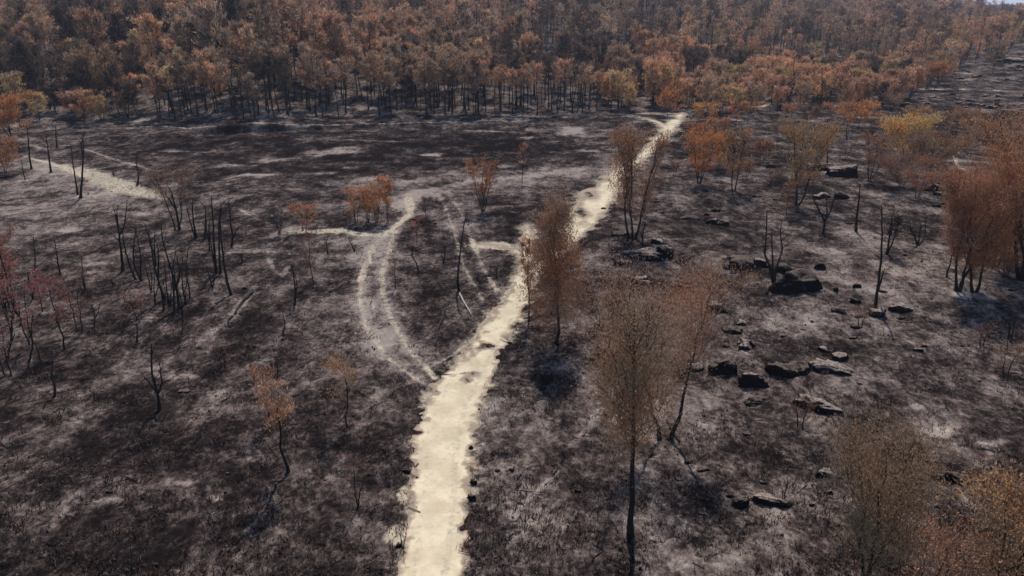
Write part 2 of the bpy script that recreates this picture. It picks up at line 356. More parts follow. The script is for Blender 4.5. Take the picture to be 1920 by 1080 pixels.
# --- wheel tracks and thin footpaths beaten into the ash
for pl, v in [([(765, 362, 12), (770, 400, 10), (738, 428, 8), (702, 460, 9), (684, 500, 10), (673, 560, 9), (690, 620, 8), (730, 675, 7), (790, 718, 7)], .42),
              ([(742, 432, 8), (728, 470, 9), (716, 510, 10), (718, 550, 8), (735, 600, 8), (762, 650, 7), (815, 708, 7)], .42),
              ([(690, 560, 5), (712, 600, 5)], .2), ([(815, 355, 4), (835, 390, 4), (850, 430, 6), (870, 500, 6), (890, 535, 6), (906, 562, 6)], .34),
              ([(840, 358, 4), (862, 395, 5), (880, 440, 7), (905, 500, 7), (932, 545, 7)], .34), ([(705, 444, 6), (735, 428, 7), (765, 405, 10)], .3),
              ([(160, 280, 4), (200, 294, 4), (280, 318, 4)], .45), ([(28, 255, 3), (60, 272, 4), (120, 290, 5)], .35), ([(330, 345, 4), (400, 380, 4), (455, 395, 6), (485, 412, 6), (515, 424, 6)], .3), ([(40, 290, 6), (110, 312, 8), (160, 330, 12)], .3),
              ([(260, 239, 3), (330, 237.5, 3.5), (400, 236, 3), (560, 236, 3), (700, 232, 2.5), (850, 229, 2), (1000, 225, 2)], .5), ([(760, 395, 9), (900, 388, 8), (990, 384, 5)], .14),
              ([(1784, 290, 5), (1797, 312, 5), (1815, 324, 5), (1838, 335, 4)], .5), ([(1700, 167, 2.5), (1790, 167, 3.5), (1930, 172, 4)], .6), ([(1755, 276, 5), (1790, 279, 5)], .35), ([(770, 700, 5), (840, 670, 5), (885, 640, 4), (905, 605, 4), (940, 565, 5), (975, 520, 5)], .2)]:
    strip(SAND, [(x, y, w * 1.25) for x, y, w in pl], v * 1.4); strip(ASH, [(x, y, w * 2.4) for x, y, w in pl], v * .35)
strip(SAND, [(40, 296, 6), (110, 308, 12), (150, 318, 24), (190, 334, 42), (230, 350, 52), (270, 364, 34), (305, 372, 9)], .46); strip(SAND, [(120, 312, 14), (190, 338, 80), (250, 358, 84), (330, 378, 24)], .26); strip(ASH, [(30, 300, 40), (110, 318, 60), (200, 350, 100), (330, 390, 50)], .25)
strip(SAND, [(535, 437, 10), (590, 434, 22), (635, 432, 30), (685, 440, 20), (716, 441, 9)], .85)
strip(ASH, [(705, 450, 60), (692, 520, 60), (705, 600, 76), (745, 670, 66), (795, 715, 30)], .22); strip(ASH, [(760, 370, 40), (740, 425, 50), (700, 450, 50)], .15); strip(ASH, [(748, 386, 20), (790, 358, 24), (880, 341, 24), (1000, 330, 24), (1100, 314, 30)], .32); strip(ASH, [(770, 400, 30), (870, 400, 26), (990, 385, 12)], .18)
for pl in ([(655, 590, 4), (675, 650, 4), (720, 700, 4)], [(690, 470, 5), (705, 520, 5), (700, 580, 4), (712, 640, 4)], [(745, 480, 4), (742, 540, 4), (760, 600, 4), (800, 660, 3)], [(580, 700, 4), (640, 660, 4), (670, 620, 4)], [(520, 330, 3), (600, 345, 3), (740, 350, 3)], [(455, 395, 4), (560, 405, 4), (650, 425, 4)], [(850, 392, 5), (858, 430, 5), (880, 480, 4)], [(800, 345, 3), (900, 355, 3), (1050, 335, 3)], [(20, 400, 4), (70, 420, 4), (140, 436, 4)]): strip(SAND, pl, .34)
for pl, v in [([(505, 485, 9), (512, 505, 8), (530, 517, 8), (540, 500, 8)], .35), ([(960, 962, 10), (1010, 920, 9), (1045, 885, 8)], .45), ([(1078, 835, 16), (1105, 800, 14), (1128, 768, 12)], .25), ([(395, 625, 10), (430, 600, 14), (460, 560, 16), (480, 538, 12)], .40), ([(700, 560, 50), (720, 640, 40)], .07), ([(330, 500, 6), (370, 500, 6)], .1),
              ([(20, 955, 8), (110, 945, 10), (190, 905, 12), (260, 890, 10)], .14), ([(1810, 880, 20), (1850, 950, 20)], .14), ([(1200, 590, 8), (1300, 700, 8)], .08)]: strip(ASH, pl, v)
# --- dusty shoulders of the path, reddish litter along its rim and elsewhere
near = sstep(-2.6, -.1, P_f * (1 / dscale)) * (DD < 300)
SAND += .30 * near + .28 * sstep(-1.0, .0, P_f / dscale) * (DD < 300) * sstep(.35, .6, fbm(GX * .6, GY * .6, 2, 14))
for a in [(887, 875, 12, 30, .8), (875, 1010, 10, 60, .7), (884, 800, 8, 26, .4), (775, 830, 10, 40, .55), (765, 905, 10, 24, .5), (745, 1010, 9, 22, .45), (925, 577, 14, 10, .9), (905, 647, 20, 8, .9), (862, 712, 16, 12, .6), (845, 690, 16, 22, .35), (955, 640, 14, 30, .3), (1480, 790, 60, 30, .2), (60, 660, 130, 45, .22), (120, 560, 90, 40, .18), (1880, 720, 60, 60, .22), (1610, 600, 40, 20, .25), (1395, 370, 60, 14, .25), (600, 690, 80, 22, .15), (1700, 350, 80, 16, .25), (1720, 1000, 160, 60, .3), (1100, 620, 30, 30, .2), (330, 640, 50, 20, .2), (230, 240, 300, 8, .2), (640, 226, 300, 8, .3), (1020, 222, 160, 6, .25), (1495, 660, 60, 12, .15), (420, 940, 60, 20, .2), (150, 720, 60, 8, .25)]: blob(LIT, *a)
FOR = sstep(0, 10, PY * 0 + (np.interp(PX, [-400, 0, 120, 240, 400, 640, 850, 1000, 1170, 1260, 1400, 1560, 1700, 1760, 1850, 1960, 2600], [262, 245, 236, 229, 226, 221, 217, 214, 208, 202, 200, 188, 170, 152, 118, 92, 60]) - PY)) * (GY > 120)
ASH += .16 * FOR * np.exp(-np.maximum(GY - 165, 0) / 25) + FOR * (.05 + .25 * (fbm(GX / 9, GY / 9, 3, 8) - .5)); LIT += FOR * .22
KN = np.exp(-(((GX - 275) / 70) ** 2 + ((GY - 320) / 60) ** 2)); ASH += .12 * KN
ASH += (fbm(GX / 6, GY / 6, 3, 91) - .5) * .30
ASH += np.maximum(fbm(GX / 11, GY / 4.5, 3, 92) - .62, 0) * 1.8 * sstep(95, 115, GY) * (1 - FOR)
# lumpy surface: tussock stumps, ash heaps, small pits
micro = (fbm(GX * .9, GY * .9, 4, 23) - .5) * .30 + (fbm(GX * 3.1, GY * 3.1, 2, 29) - .5) * .11
flat = sstep(-.8, .3, P_f) * (DD < 260)
mic = micro * np.where(DD < 260, 1 - .88 * flat, 1) * (1 + sstep(80, 250, GY) * .9)
mic -= .05 * flat
GZm = GZ + mic
# beyond the trees the hill rocks of the knoll
GZm += KN * (fbm(GX / 5, GY / 5, 4, 61) - .5) * 2.4
V = np.stack([GX, GY, GZm], -1).reshape(-1, 3)
idx = np.arange(nr * nc).reshape(nr, nc)
Qg = np.stack([idx[:-1, :-1], idx[:-1, 1:], idx[1:, 1:], idx[1:, :-1]], -1).reshape(-1, 4)
mask = np.stack([np.clip(SAND, 0, 1.2), np.clip(ASH, -.2, 1.3), np.clip(LIT, 0, 1)], -1).reshape(-1, 3)
g = obj('ground', mesh_from('ground', V, None, Qg, True, M_GROUND, {'mask': mask}))
tag(g, 'burnt ground blotched with black char and pale grey ash', None, None, 'structure')

# path sheet: the ground triangles clipped to the ragged outline of the path, lying 2 cm above the burnt soil
def clip_sheet(field, lift, name, label, mask):
    f = field.ravel(); Tg = np.concatenate([Qg[:, [0, 1, 2]], Qg[:, [0, 2, 3]]])
    ins = f[Tg] > 0; k = ins.sum(1); full = Tg[k == 3]; tris = [V[full]]; ms = [mask[full]]
    for kk in (1, 2):
        s = Tg[k == kk]; ii = ins[k == kk]
        if len(s) == 0: continue
        odd = np.argmax(ii, 1) if kk == 1 else np.argmin(ii, 1)
        a = s[np.arange(len(s)), odd]; b = s[np.arange(len(s)), (odd + 1) % 3]; c = s[np.arange(len(s)), (odd + 2) % 3]
        def mixp(A, p, q):
            t = (f[p] / (f[p] - f[q]))[:, None]; return A[p] * (1 - t) + A[q] * t
        for dst, A in ((tris, V), (ms, mask)):
            ab, ac = mixp(A, a, b), mixp(A, a, c)
            if kk == 1: dst.append(np.stack([A[a], ab, ac], 1))
            else: dst.append(np.concatenate([np.stack([ab, A[b], A[c]], 1), np.stack([ab, A[c], ac], 1)]))
    P = np.concatenate(tris).reshape(-1, 3).copy(); Mx = np.concatenate(ms).reshape(-1, 3); P[:, 2] += lift
    key = np.round(P * 500).astype(np.int64); u, first, inv = np.unique(key, axis=0, return_index=True, return_inverse=True)
    inv = inv.reshape(-1, 3); ok = (inv[:, 0] != inv[:, 1]) & (inv[:, 1] != inv[:, 2]) & (inv[:, 0] != inv[:, 2])
    o = obj(name, mesh_from(name, P[first], inv[ok], None, True, M_PATH, {'mask': Mx[first]}))
    tag(o, label, None, None, 'structure')
rut = np.zeros(GX.shape)
strip(rut, [(832, 1085, 16), (846, 990, 15), (852, 900, 14), (856, 830, 14), (872, 760, 12), (900, 705, 10), (935, 640, 9), (958, 595, 8)], .55)
strip(rut, [(776, 1085, 16), (790, 990, 14), (800, 900, 13), (802, 830, 13), (818, 765, 12), (850, 705, 10), (890, 655, 8)], .45)
strip(rut, [(806, 1085, 8), (818, 960, 8), (826, 860, 8)], .2); strip(rut, [(1080, 420, 7), (1110, 375, 7), (1150, 325, 6)], .4)
for x, y in [(880, 692), (868, 712), (845, 702), (925, 615), (890, 705)]: blob(rut, x, y, 12, 5, .5)
pm = np.stack([np.clip(P_f / (.85 * dscale), 0, 1), rut, rut * 0], -1).reshape(-1, 3)
clip_sheet(np.where(DD < 300, P_f, -1), .02, 'path', 'pale sandy dirt path winding from the foreground to the forest edge', pm)

# ---------------------------------------------------------------- trees
def wander(p0, p1, n, amp, rs):
    t = np.linspace(0, 1, n)[:, None]; P = p0 + (p1 - p0) * t
    w = np.cumsum(rs.normal(0, 1, (n, 3)), 0); w -= w[0] + (w[-1] - w[0]) * t
    return P + w * amp * np.array([1, 1, .25])
def grow(rs, H, rad, z0, ns=1, nb=14, nt=5, nleaf=3000, leaf=(.16, .05), spread=.35, elev=60, r0=.13, lean=(0, 0), jit=.22, up=.8, prof='oval', base_r=.15, sides=6, twigs=True, bend=.05, lw=.7, vol=0, thin=1.0, low=False):
    """returns (list of stem MBs, branch MB, leaf arrays) for a tree standing at the origin"""
    stems = []; br = MB(); ends = []; dirs = []
    zc = (z0 + H) / 2
    for s in range(ns):
        az = s * 2 * pi / ns + rs.uniform(-.5, .5)
        b0 = np.array([cos(az), sin(az), 0]) * (base_r if ns > 1 else 0)
        ht = H * (rs.uniform(.82, .97) if ns > 1 else .95)
        tp = np.array([cos(az) * rad * spread + lean[0], sin(az) * rad * spread + lean[1], ht]) if ns > 1 else np.array([lean[0], lean[1], ht])
        P = wander(b0 + np.array([0, 0, -.25]), tp, 11, H * bend * .22, rs)
        tt = np.linspace(0, 1, 11); rr = r0 * (1 - .82 * tt) * (1 + .55 * np.exp(-tt * 22)); m = MB(); m.add(*tube(P, rr, sides)); stems.append(m)
        for b in range(nb):
            u = max(z0 / H * (1.0 if vol else .75), .12); u = u + (.97 - u) * ((b + rs.rand()) / nb)
            i = min(int(u * 10), 9); fr = u * 10 - i; st = P[i] * (1 - fr) + P[i + 1] * fr
            v = np.clip((st[2] - z0 * .8) / (H - z0 * .8), 0, 1)
            pr = {'oval': sin(pi * (.12 + .72 * v)) ** .7, 'cone': (1 - v) ** .8 * .9 + .1, 'umbrella': .45 + .55 * sin(pi * (.1 + .75 * v)), 'dome': (1 - v * v) ** .5 * .9 + .15}[prof]
            a2 = rs.uniform(0, 2 * pi) if ns == 1 else az + rs.normal(0, 1.2); reach = rad * pr * rs.uniform(.55, 1.05)
            if ns > 1: reach *= .75
            el = radians(elev + rs.uniform(-14, 14)); dz = min(reach * tan(min(el, 1.35)), max(H * rs.uniform(.9, 1.0) - st[2], .15))
            en = st + np.array([cos(a2) * reach, sin(a2) * reach, dz])
            B = wander(st, en, 6, reach * .05, rs)
            B[:, 2] += np.sin(np.linspace(0, pi, 6)) * -.08 * reach
            br.add(*tube(B, np.linspace(r0 * .33 * (1 - .6 * u), r0 * .07, 6) * thin, 4))
            bd = (en - st) / (np.linalg.norm(en - st) + 1e-6)
            for k in range(nt):
                q = rs.uniform(.25, 1); j = min(int(q * 5), 4); s2 = B[j] + (B[j + 1] - B[j]) * (q * 5 - j)
                d = bd * .6 + rs.normal(0, .5, 3) + np.array([0, 0, .5]); d /= np.linalg.norm(d); l = rs.uniform(.25, .6) * min(rad, 2.2)
                e2 = s2 + d * l
                if e2[2] > H: e2[2] = H - rs.uniform(0, .3)
                if twigs: br.add(*tube(np.array([s2, (s2 + e2) / 2 + rs.normal(0, .03 * l, 3), e2]), np.array([r0 * .09, r0 * .06, r0 * .03]), 3))
                ends.append((s2, e2)); dirs.append(d)
        ends.append((P[-3], P[-1])); dirs.append(np.array([0, 0, 1.]))
    L = None
    if nleaf:
        E = np.array([(a, b) for a, b in ends]); D = np.array(dirs)
        wts = rs.gamma(2.2, 1, len(E)); pick = rs.choice(len(E), nleaf, p=wts / wts.sum()); t = rs.uniform(.15, 1.08, (nleaf, 1)); br_t = rs.uniform(.72, 1.25, len(E))
        Pp = E[pick, 0] * (1 - t) + E[pick, 1] * t + rs.normal(0, jit, (nleaf, 3)) * np.array([1, 1, .8])
        if vol:                                         # hanging sprays that fill the inside of the crown
            nv = int(nleaf * vol); ce = rs.normal(0, 1, (90, 3)); ce /= np.linalg.norm(ce, axis=1, keepdims=True); ce *= rs.rand(90, 1) ** .45
            q = ce[rs.randint(90, size=nv)] + rs.normal(0, .17, (nv, 3)) * np.array([1, 1, 1.5]); hh = (H - z0 * .92) / 2; sh = 1 - .28 * np.clip(-q[:, 2], 0, 1) if not low else 1.1 - .5 * np.clip(q[:, 2] + .25, 0, 1)
            Pp[:nv] = np.stack([lean[0] * .75 + q[:, 0] * rad * .88 * sh, lean[1] + q[:, 1] * rad * .88 * sh, z0 * .92 + hh + q[:, 2] * hh * .95], 1)
        L = leaves(Pp, D[pick], leaf[0], leaf[1] * lw, rs, up, .55, br_t[pick] * rs.uniform(.65, 1.3, nleaf))
    return stems, br, L

RUST = (.25, .115, .062); ORANGE = (.32, .145, .072); OCHRE = (.34, .20, .085); BROWN = (.155, .088, .056); OLIVE = (.16, .105, .058); PINK = (.24, .10, .085); DARK = (.055, .038, .035); UMBER = (.10, .055, .038)
def plant(name, label, cat, bx, by, ty, cy, cw, color, group=None, seed=None, cx=None, dens=1.0, ns=1, **k):
    """a tree whose foot is seen at (bx,by), top at ty, crown from cy up and cw pixels wide"""
    base = at(bx, by); rs = np.random.RandomState(seed if seed is not None else int(bx * 13 + by * 7) % 99991)
    lo, hi = .3, 40.
    for _ in range(30):
        mid = (lo + hi) / 2
        if project(base[0], base[1], base[2] + mid)[1] > ty: lo = mid
        else: hi = mid
    H = lo; m = mpp(base + np.array([0, 0, H * .5])); rad = cw / 2 * m * 1.12
    lo, hi = 0., H
    for _ in range(25):
        mid = (lo + hi) / 2
        if project(base[0], base[1], base[2] + mid)[1] > cy: lo = mid
        else: hi = mid
    z0 = lo
    leanx = 0
    if cx is not None:
        zc = (z0 + H) / 2; px0 = project(base[0], base[1], base[2] + zc)[0]; leanx = (cx - px0) * m * 1.25
    pxm = m * 1.875                                       # metres per render pixel
    a = k.pop('leaf', None) or (max(1.9 * pxm, .10), max(.55 * pxm, .035))
    area = (cw * max(cy - ty, 6)) / 3.5; nleaf = int(min(max(area * 2.3 * dens, 220 * dens), 26000)) if dens > 0 else 0
    r0 = k.pop('r0', None) or max(.011 * H, .05)
    stems, br, L = grow(rs, H, rad, z0, ns=ns, nleaf=nleaf, leaf=a, r0=r0, lean=(leanx, 0), jit=k.pop('jit', max(.10 * rad, .12)), **k)
    t = empty(name, base); tag(t, label, cat, group)
    for s in stems: obj('trunk', s.mesh('trunk', M_BARK, True), t)
    obj('branches', br.mesh('branches', M_TWIG if dens > 0 else M_BARK), t)
    if L:
        me = mesh_from('crown', L[0], L[1], None, False, M_LEAF, {'tint': L[2]}); c = obj('crown', me, t); c.color = (*(np.array(color) * [1.45, 1.42, 1.40] + .020), 1)
    return t
def poles(name, label, cat, polys, r=None, group=None, twig=3, col=None, dens=0, seed=None):
    """a burnt tree given by the lines of its stems in the photograph, stood up at the depth of its foot"""
    bx, by = polys[0][0]; base = at(bx, by); rs = np.random.RandomState(seed or int(bx * 31 + by * 17) % 99991)
    m = mpp(base); r0 = (r or 2.2) * m; t = empty(name, base); tag(t, label, cat, group); br = MB(); tips = []
    for i, pl in enumerate(polys):
        off = 0 if i == 0 else rs.uniform(-.5, .5)
        root = at_plane(*pl[0], base[1]); P = [root]
        for j, (x, y) in enumerate(pl[1:]): P.append(at_plane(x, y, base[1] + off * (j + 1) / len(pl)))
        P = np.array(P)
        if i == 0 or pl[0][1] > by - 6: P[0][2] = float(height(P[0][0], P[0][1])) - .2
        n = len(P) * 4; tt = np.linspace(0, len(P) - 1, n); Ps = np.stack([np.interp(tt, range(len(P)), P[:, c]) for c in range(3)], 1)
        K = np.array([.25, .5, .25]); 
        for _ in range(2): Ps[1:-1] = Ps[:-2] * .25 + Ps[1:-1] * .5 + Ps[2:] * .25
        Ps[1:-1] += rs.normal(0, .012, (n - 2, 3)) * (1 + m * 4); Ps -= base
        rr = np.linspace(1, .3, n) * r0 * (1 if i == 0 else .72) * (1 + .5 * np.exp(-np.linspace(0, 1, n) * 14) * (i == 0))
        mb = MB(); mb.add(*tube(Ps, rr, 6)); obj('trunk' if (i == 0 or pl[0][1] > by - 6) else 'limb', mb.mesh('trunk', M_BARK, True), t)
        for k in range(twig):
            q = rs.uniform(.45, .98); p = Ps[int(q * (n - 1))]; l = rs.uniform(.25, .8) * min(np.ptp(Ps[:, 2]) * .28 + .2, 1.6)
            d = np.array([rs.normal(0, .55), rs.normal(0, .5), rs.uniform(.5, 1.1)]); d /= np.linalg.norm(d)
            e = p + d * l; br.add(*tube(np.array([p, (p + e) / 2 + rs.normal(0, .06 * l, 3), e]), np.array([r0 * .28, r0 * .2, r0 * .1]), 4)); tips.append((p, e))
            if rs.rand() < .6:
                e3 = (p + e) / 2 + (d + rs.normal(0, .5, 3)) * l * .5; br.add(*tube(np.array([(p + e) / 2, e3]), np.array([r0 * .18, r0 * .08]), 3)); tips.append(((p + e) / 2, e3))
    if br.V: obj('branches', br.mesh('branches', M_BARK), t)
    if dens and tips:
        E = np.array(tips); nl = int(dens); pick = rs.choice(len(E), nl); q = rs.uniform(.1, 1.1, (nl, 1))
        Pp = E[pick, 0] * (1 - q) + E[pick, 1] * q + rs.normal(0, .16 + m * 2.2, (nl, 3)); D = E[pick, 1] - E[pick, 0]
        L = leaves(Pp, D, max(m * 3.2, .1), max(m * .8, .03), rs, .6); c = obj('crown', mesh_from('crown', L[0], L[1], None, False, M_LEAF, {'tint': L[2]}), t); c.color = (*col, 1)
    return t

G_OPEN = 'scattered scorched trees on the open burnt ground'; G_BARE = 'leafless charred trees on the open burnt ground'
B = 'scorched_birch'; O = 'scorched_oak'; PT = 'tree'
feather = dict(elev=68, nb=26, nt=6, up=1.1, bend=.05)
# --- the large feathery trees
plant(B, 'dense brown tree against the right side of the path, round shadow at its foot', PT, 1042, 642, 374, 605, 124, (.185, .092, .052), G_OPEN, dens=1.5, vol=.6, low=True, thin=.6, cx=1040, prof='cone', elev=50, nb=30, nt=6, up=1.0)
plant(B, 'slim rust tree at the path edge, left neighbour of the dense brown tree', PT, 992, 600, 435, 540, 34, RUST, G_OPEN, dens=.9, elev=66, nb=14, nt=4)
plant(B, 'tallest feathery olive brown tree in the foreground, single straight black trunk and dark foot', PT, 1183, 1006, 552, 850, 168, (.205, .120, .072), G_OPEN, dens=1.1, cx=1186, r0=.17, bend=.018, elev=60, nb=50, nt=7, up=1.6, jit=.6, vol=.75, thin=.6)
plant(B, 'feathery reddish brown tree with a forked V trunk, behind the tallest foreground tree', PT, 1246, 826, 500, 672, 168, (.215, .118, .078), G_OPEN, ns=2, dens=1.0, cx=1262, spread=.85, vol=.5, thin=.6, elev=56, nb=32, nt=6, up=1.2, jit=.45, base_r=.3)
plant(B, 'twiggy olive brown tree whose crown rises from the bottom right edge of the picture', PT, 1612, 1128, 828, 1040, 190, (.165, .108, .068), G_OPEN, ns=3, dens=1.0, spread=.5, elev=58, nb=26, nt=8, up=1.3, jit=.34, vol=.45, thin=.7)
plant(O, 'low orange and ochre leaved oak in the bottom right corner', PT, 1868, 1140, 925, 1075, 190, (.24, .14, .075), G_OPEN, ns=3, dens=.42, elev=45, nb=14, nt=6, up=.5, jit=.4, leaf=(.17, .055))
plant(O, 'small rusty shrub oak between the twiggy olive tree and the bottom right corner', PT, 1735, 1130, 985, 1085, 130, (.22, .11, .07), G_OPEN, ns=3, dens=.4, elev=45, nb=12, nt=6, up=.5, jit=.4, leaf=(.16, .05))
# --- right hand cluster
plant(B, 'rust brown multi stemmed tree at the left end of the clump on the right', PT, 1797, 545, 322, 490, 124, (.21, .095, .055), G_OPEN, ns=3, dens=1.1, spread=.5, elev=62, nb=20, nt=6, up=1)
plant(B, 'rust brown tree with forked black foot in the middle of the clump on the right', PT, 1828, 548, 325, 500, 140, (.20, .09, .05), G_OPEN, ns=2, dens=1.0, spread=.5, elev=58, nb=20, nt=6, up=1, cx=1840)
plant(B, 'slender reddish tree at the outer left of the clump on the right', PT, 1776, 520, 375, 470, 62, (.20, .10, .062), G_OPEN, dens=.7, elev=66, nb=16, nt=5)
plant(B, 'big fox red tree filling the right edge of the picture, tallest of the clump', PT, 1915, 525, 220, 470, 200, (.245, .115, .058), G_OPEN, cx=1900, ns=3, dens=1.6, vol=.5, spread=.45, elev=60, nb=30, nt=7, up=1)
plant(O, 'low bushy rust tree at the foot of the big fox red tree', PT, 1885, 520, 415, 500, 90, (.20, .095, .05), G_OPEN, ns=3, dens=.9, elev=45, nb=14, nt=5)
# --- middle distance
plant(B, 'brown tree of two thin upright plumes beside the upper path, left plume', PT, 1180, 446, 244, 390, 50, (.20, .105, .062), G_OPEN, vol=.5, dens=.8, cx=1163, elev=76, nb=22, nt=5, up=1.5, jit=.3)
plant(B, 'brown tree of two thin upright plumes beside the upper path, right plume', PT, 1188, 447, 246, 400, 70, (.19, .098, .058), G_OPEN, ns=2, dens=.85, cx=1205, spread=.6, elev=74, nb=20, nt=5, up=1.5, jit=.35)
plant(O, 'dark brown many stemmed bush tree alone in the middle of the black field', PT, 905, 396, 300, 368, 46, (.19, .085, .042), G_OPEN, ns=4, dens=1.0, spread=.7, elev=66, nb=8, nt=4)
plant(B, 'tiny tufted tree on a thin pole, far side of the pale dusty band', PT, 979, 341, 268, 295, 24, RUST, G_OPEN, dens=.7, elev=50, nb=9, nt=3)
for i, (x, h, lab) in enumerate([(668, 352, 'leftmost stem clump of the orange grove by the sandy crossing'), (690, 346, 'middle of the orange grove by the sandy crossing'), (706, 354, 'right stem clump of the orange grove by the sandy crossing')]):
    plant(O, 'orange leaved scrub oak, ' + lab, PT, x, 419 - i, h, 392, 34, ORANGE, G_OPEN, ns=3, dens=1.1, spread=.6, elev=60, nb=8, nt=4)
plant(O, 'orange tufted oak on one thin stem, just right of the orange grove', PT, 728, 416, 330, 385, 34, ORANGE, G_OPEN, dens=1.0, elev=60, nb=12, nt=4)
plant(O, 'small dark crowned tree right of the sandy crossing', PT, 797, 412, 370, 395, 30, DARK, G_OPEN, dens=.8, elev=50, nb=9, nt=4)
plant(O, 'small wine red sapling on the crossing of the tracks', PT, 783, 460, 412, 440, 28, (.17, .07, .06), G_OPEN, dens=.5, elev=50, nb=9, nt=3)
plant(O, 'rounded orange shrub left of the sandy patch', PT, 572, 432, 382, 418, 46, RUST, G_OPEN, ns=2, dens=.9, elev=45, nb=9, nt=4, prof='dome')
plant(O, 'blackened bushy tree left of the rounded orange shrub', PT, 524, 440, 392, 425, 36, (.03, .024, .024), G_OPEN, ns=3, dens=.7, elev=55, nb=8, nt=4)
plant(O, 'broad orange oak of several stems, nearest of the orange group right of the upper path', PT, 1311, 344, 248, 318, 62, (.29, .12, .05), G_OPEN, ns=4, dens=1.3, spread=.6, elev=64, nb=12, nt=5)
plant(O, 'yellowish orange oak close behind the broad orange oak', PT, 1345, 322, 255, 305, 42, (.27, .14, .05), G_OPEN, ns=2, dens=1.2, elev=60, nb=12, nt=5)
plant(B, 'taller thin brown tree with a forked foot, right of the broad orange oak', PT, 1376, 359, 245, 325, 52, (.20, .105, .058), G_OPEN, ns=2, dens=.95, elev=68, nb=14, nt=5)
plant(B, 'large pale olive feathery tree with V foot, middle right beyond the boulders', PT, 1493, 386, 228, 345, 88, (.20, .12, .062), G_OPEN, ns=3, dens=.95, spread=.7, elev=66, nb=18, nt=6, up=1.2)
plant(B, 'small rusty tree in front of the large pale olive tree', PT, 1474, 405, 342, 385, 26, (.18, .085, .05), G_OPEN, dens=.6, elev=60, nb=9, nt=4)
plant(B, 'faded mauve brown tree between the pale outcrop and the ochre crown', PT, 1631, 336, 252, 315, 50, (.165, .09, .06), G_OPEN, ns=3, dens=.8, spread=.6, elev=66, nb=14, nt=5)
plant(O, 'bright ochre round crowned oak right of the pale outcrop', PT, 1697, 300, 219, 286, 96, (.35, .215, .085), G_OPEN, ns=2, dens=1.8, elev=45, nb=20, nt=6, prof='dome')
plant(O, 'dull brown spreading oak just below the bright ochre oak', PT, 1742, 330, 256, 326, 116, (.15, .085, .052), G_OPEN, ns=3, dens=1.5, elev=45, nb=16, nt=6, prof='dome')
plant(O, 'mauve brown scrub below the faded tree and the pale outcrop', PT, 1690, 352, 296, 350, 112, (.15, .082, .055), G_OPEN, ns=3, dens=1.1, elev=45, nb=14, nt=6, prof='dome')
plant(O, 'rust scrub beside the pale stones, below the dull brown oak', PT, 1718, 372, 322, 355, 50, (.19, .085, .05), G_OPEN, ns=2, dens=.9, elev=50, nb=10, nt=4)
plant(O, 'small dull ochre tree standing over the little footpath on the right', PT, 1810, 283, 226, 265, 44, (.19, .115, .06), G_OPEN, ns=2, dens=.9, elev=50, nb=12, nt=5)
plant(O, 'flat wide orange tree in front of the far right forest edge', PT, 1609, 245, 192, 228, 74, (.30, .135, .055), G_OPEN, dens=1.6, elev=30, nb=16, nt=6, prof='dome')
plant(O, 'low ochre shrub left in the row behind the ochre oak', PT, 1722, 232, 204, 230, 48, (.22, .13, .065), G_OPEN, ns=2, dens=1.3, elev=45, nb=9, nt=4, prof='dome')
plant(O, 'low dull brown shrub right in the row behind the ochre oak', PT, 1775, 246, 210, 240, 50, (.16, .09, .056), G_OPEN, ns=2, dens=1.2, elev=45, nb=9, nt=4, prof='dome')
plant(O, 'brown shrub beside the rocky slope above the little footpath', PT, 1812, 232, 204, 228, 44, (.19, .105, .06), G_OPEN, ns=2, dens=1.2, elev=45, nb=9, nt=4, prof='dome')
plant(O, 'round orange brown bush tree standing alone where the path forks at the forest', PT, 1252, 218, 170, 208, 42, (.25, .115, .052), G_OPEN, dens=2.0, elev=35, nb=18, nt=6, prof='dome')
plant(O, 'rusty orange sapling below the forest margin, right of the path end', PT, 1379, 241, 192, 222, 30, (.30, .12, .055), G_OPEN, dens=1.2, elev=45, nb=10, nt=4)
plant(B, 'rust tree behind the gap between the clump and the big fox red tree', PT, 1868, 500, 330, 470, 110, (.21, .10, .055), G_OPEN, ns=2, dens=1.0, spread=.5, elev=60, nb=18, nt=6, vol=.4)
